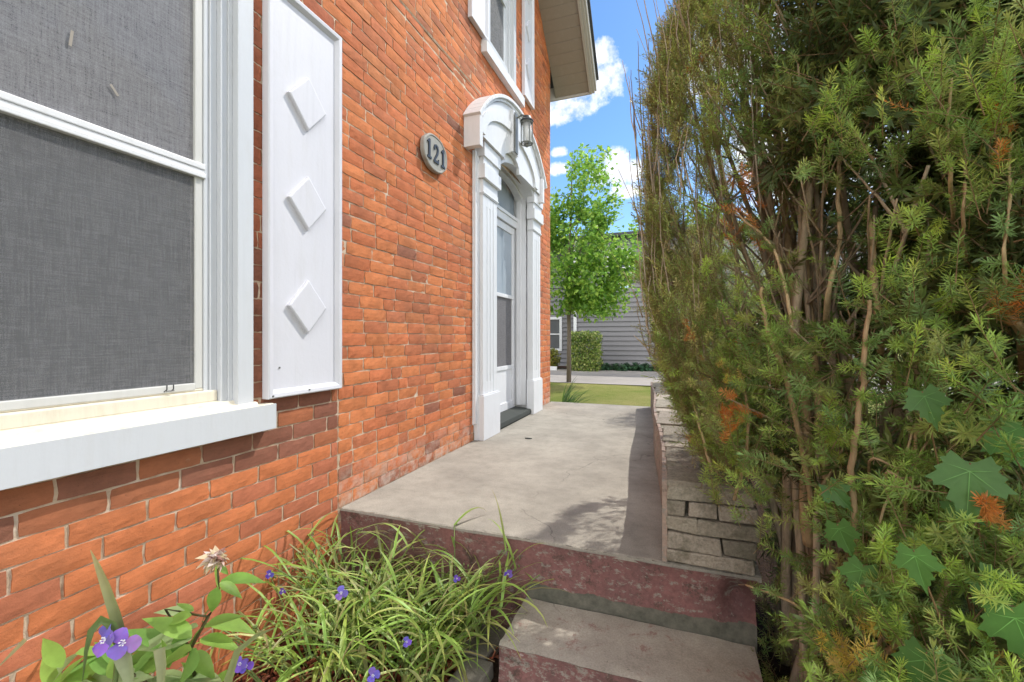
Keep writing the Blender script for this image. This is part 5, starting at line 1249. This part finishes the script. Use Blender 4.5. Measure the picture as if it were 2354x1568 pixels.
nb = empty('neighbour_house', (-1, 17.5, LZ), 'grey lap sided neighbouring house with white trimmed windows', 'house')
def neighbour():
    w = MB(); ybase = 17.5; ex = .185; z = LZ
    def lap(x0, x1, yb, z0, z1, holes=()):
        z = z0
        while z < z1:
            segs = [(x0, x1)]
            for hx0, hx1, hz0, hz1 in holes:
                if hz0 < z + ex/2 < hz1:
                    ns = []
                    for a, b in segs:
                        if hx1 <= a or hx0 >= b: ns.append((a, b)); continue
                        if a < hx0: ns.append((a, hx0))
                        if b > hx1: ns.append((hx1, b))
                    segs = ns
            for a, b in segs:
                w.poly([(a, yb - .045, z), (b, yb - .045, z), (b, yb - .004, z + ex), (a, yb - .004, z + ex)])
                w.poly([(a, yb - .004, z), (b, yb - .004, z), (b, yb - .045, z), (a, yb - .045, z)])
            z += ex
    lap(-2.18, 8, ybase, LZ, 4.7, [(-.95, .0, 2.85, 4.3)])
    lap(-8, -2.2, ybase + .9, LZ, 4.7, [(-4.6, -2.95, .30, 1.75)])
    w.poly([(-2.2, ybase, LZ), (-2.2, ybase + .9, LZ), (-2.2, ybase + .9, 5.0), (-2.2, ybase, 5.0)])
    w.build('wall', M['siding'], nb)
    c = MB(); c.box(-2.25, -2.13, ybase - .075, ybase - .047, LZ, 4.8); c.build('corner_board', M['white'], nb)
    for x0, x1, z0, z1, yb, mid in ((-.95, .0, 2.85, 4.3, ybase, 3.55), (-4.6, -2.95, .30, 1.75, ybase + .9, 1.02)):
        f = MB(); t = .11
        f.box(x0, x1, yb - .06, yb + .05, z0, z0 + t); f.box(x0, x1, yb - .06, yb + .05, z1 - t, z1)
        f.box(x0, x0 + t, yb - .06, yb + .05, z0 + t, z1 - t); f.box(x1 - t, x1, yb - .06, yb + .05, z0 + t, z1 - t); f.box(x0 + t, x1 - t, yb - .03, yb + .04, mid - .025, mid + .025)
        wi = f.build('window', M['white'], nb, bevel=.006)
        g = MB(); g.poly([(x0 + t, yb + .0, z0 + t), (x1 - t, yb + .0, z0 + t), (x1 - t, yb + .0, z1 - t), (x0 + t, yb + .0, z1 - t)]); g.build('pane', M['glass'], wi)
    rf = MB(); rf.prism([(ybase - .40, 4.72), (ybase - .40, 4.84), (ybase + 4, 5.7), (ybase + 9, 4.8), (ybase + 9, 4.72)], -8.4, 8.4); rf.build('roof', M['shingle'], nb)
neighbour()
ed = MB(); ed.box(-3.4, -2.55, 15.95, 16.02, LZ, LZ + .16); tag(ed.build('garden_edging', M['white'], bevel=.01), 'white edging board in front of the golden shrub', 'edging board')

# ================================================================== SKY, SUN, CAMERA
sdir = Vector((.50, .60, 1.0)).normalized(); elev = math.asin(sdir.z)
W = bpy.data.worlds.new('World'); S.world = W; W.use_nodes = True; nt = W.node_tree; N = nt.nodes; LK = nt.links
bg = N['Background']; sky = N.new('ShaderNodeTexSky'); sky.sky_type = 'NISHITA'; sky.sun_disc = False; sky.sun_elevation = elev
sky.sun_rotation = math.atan2(sdir.x, sdir.y); sky.air_density = 1.0; sky.dust_density = .35; sky.ozone_density = 2.0
tc = N.new('ShaderNodeTexCoord'); sep = N.new('ShaderNodeSeparateXYZ'); LK.new(tc.outputs['Generated'], sep.inputs[0])
def wm(op, a, b=0.0):
    n = N.new('ShaderNodeMath'); n.operation = op
    for s_, v in ((n.inputs[0], a), (n.inputs[1], b)):
        if hasattr(v, 'is_linked'): LK.new(v, s_)
        else: s_.default_value = v
    return n.outputs[0]
yy = wm('MAXIMUM', sep.outputs['Y'], .05); U = wm('DIVIDE', sep.outputs['X'], yy); Vv = wm('DIVIDE', sep.outputs['Z'], yy)
def duv(X, Y):
    s, c = math.sin(YAW), math.cos(YAW); r = (X - 1177) / 1024; d = (-s + c*r, c + s*r, (775 - Y)/1024); return d[0]/d[1], d[2]/d[1]
blobs = [(1320, 235, .07, .045), (1360, 190, .06, .06), (1385, 125, .035, .045), (1285, 262, .05, .03), (1230, 245, .08, .05), (1410, 180, .03, .04), (1412, 370, .04, .035), (1440, 395, .04, .035), (1395, 405, .04, .025), (1287, 350, .022, .014), (1280, 388, .035, .018), (1430, 440, .045, .02),
         (1700, 150, .2, .1), (1900, 350, .25, .12), (900, 250, .2, .1)]
dens = None
for X, Y, a, b in blobs:
    u0, v0 = duv(X, Y); du = wm('DIVIDE', wm('SUBTRACT', U, u0), a); dv = wm('DIVIDE', wm('SUBTRACT', Vv, v0), b)
    e = wm('SUBTRACT', 1.0, wm('ADD', wm('MULTIPLY', du, du), wm('MULTIPLY', dv, dv)))
    e = wm('MAXIMUM', e, -1.2)
    dens = e if dens is None else wm('SMOOTH_MAX', dens, e)
nz = N.new('ShaderNodeTexNoise'); nz.inputs['Scale'].default_value = 13; nz.inputs['Detail'].default_value = 9; nz.inputs['Roughness'].default_value = .62; LK.new(tc.outputs['Generated'], nz.inputs['Vector'])
nz3 = N.new('ShaderNodeTexNoise'); nz3.inputs['Scale'].default_value = 42; nz3.inputs['Detail'].default_value = 8; nz3.inputs['Roughness'].default_value = .65; LK.new(tc.outputs['Generated'], nz3.inputs['Vector'])
dn = wm('ADD', wm('ADD', dens, wm('MULTIPLY', wm('SUBTRACT', nz.outputs['Fac'], .5), 2.6)), wm('MULTIPLY', wm('SUBTRACT', nz3.outputs['Fac'], .5), 2.2))
# unseen cloud over the rest of the sky, cover raised as fill light
nz2 = N.new('ShaderNodeTexNoise'); nz2.inputs['Scale'].default_value = 2.6; nz2.inputs['Detail'].default_value = 8; nz2.inputs['Roughness'].default_value = .6; LK.new(tc.outputs['Generated'], nz2.inputs['Vector'])
away = wm('MULTIPLY', wm('MINIMUM', wm('MAXIMUM', wm('MULTIPLY', wm('ADD', sep.outputs['Y'], -.35), -6.0), 0.0), 1.0), wm('MULTIPLY', wm('SUBTRACT', nz2.outputs['Fac'], .45), 9.0))
dn = wm('MAXIMUM', dn, away)
cr = N.new('ShaderNodeValToRGB'); cr.color_ramp.elements[0].position = .0; cr.color_ramp.elements[1].position = .95; LK.new(dn, cr.inputs['Fac'])
body = N.new('ShaderNodeValToRGB'); body.color_ramp.elements[0].position = .36; body.color_ramp.elements[0].color = (3.1, 3.3, 3.8, 1); body.color_ramp.elements[1].position = .6; body.color_ramp.elements[1].color = (5.2, 5.2, 5.3, 1); LK.new(wm('ADD', wm('MULTIPLY', nz.outputs['Fac'], .6), wm('MULTIPLY', nz3.outputs['Fac'], .4)), body.inputs['Fac'])
hs = N.new('ShaderNodeHueSaturation'); hs.inputs['Saturation'].default_value = 1.22; hs.inputs['Value'].default_value = .72; LK.new(sky.outputs[0], hs.inputs['Color'])
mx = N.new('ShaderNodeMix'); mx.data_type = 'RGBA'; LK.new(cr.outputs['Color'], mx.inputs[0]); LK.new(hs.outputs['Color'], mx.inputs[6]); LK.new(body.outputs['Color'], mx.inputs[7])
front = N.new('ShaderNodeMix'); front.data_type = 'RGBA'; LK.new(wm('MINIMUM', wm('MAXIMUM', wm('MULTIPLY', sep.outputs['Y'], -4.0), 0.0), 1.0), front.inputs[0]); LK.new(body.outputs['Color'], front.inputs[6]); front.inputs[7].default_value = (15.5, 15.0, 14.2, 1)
LK.new(front.outputs[2], mx.inputs[7])      # unseen clouds behind the camera, brightness raised to fill the shaded fronts
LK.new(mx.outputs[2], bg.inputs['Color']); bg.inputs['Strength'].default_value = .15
sun = bpy.data.lights.new('Sun', 'SUN'); sun.energy = 2.15; sun.angle = R(.53); sun.color = (1.0, .955, .88)
so = bpy.data.objects.new('Sun', sun); link(so); so.rotation_euler = sdir.to_track_quat('Z', 'Y').to_euler()
cam = bpy.data.cameras.new('Camera'); co = bpy.data.objects.new('Camera', cam); link(co); co.location = CAM
co.rotation_euler = (R(90), 0, YAW); cam.sensor_width = 36; cam.lens = LENS; cam.shift_y = -9 / 2354; cam.clip_start = .05; cam.clip_end = 2000
S.camera = co
S.view_settings.view_transform = 'Standard'; S.view_settings.look = 'None'; S.view_settings.gamma = 1; S.view_settings.exposure = 1.0
S.cycles.use_denoising = True
S.cycles.max_bounces = 14; S.cycles.diffuse_bounces = 8; S.cycles.transmission_bounces = 12; S.cycles.transparent_max_bounces = 12
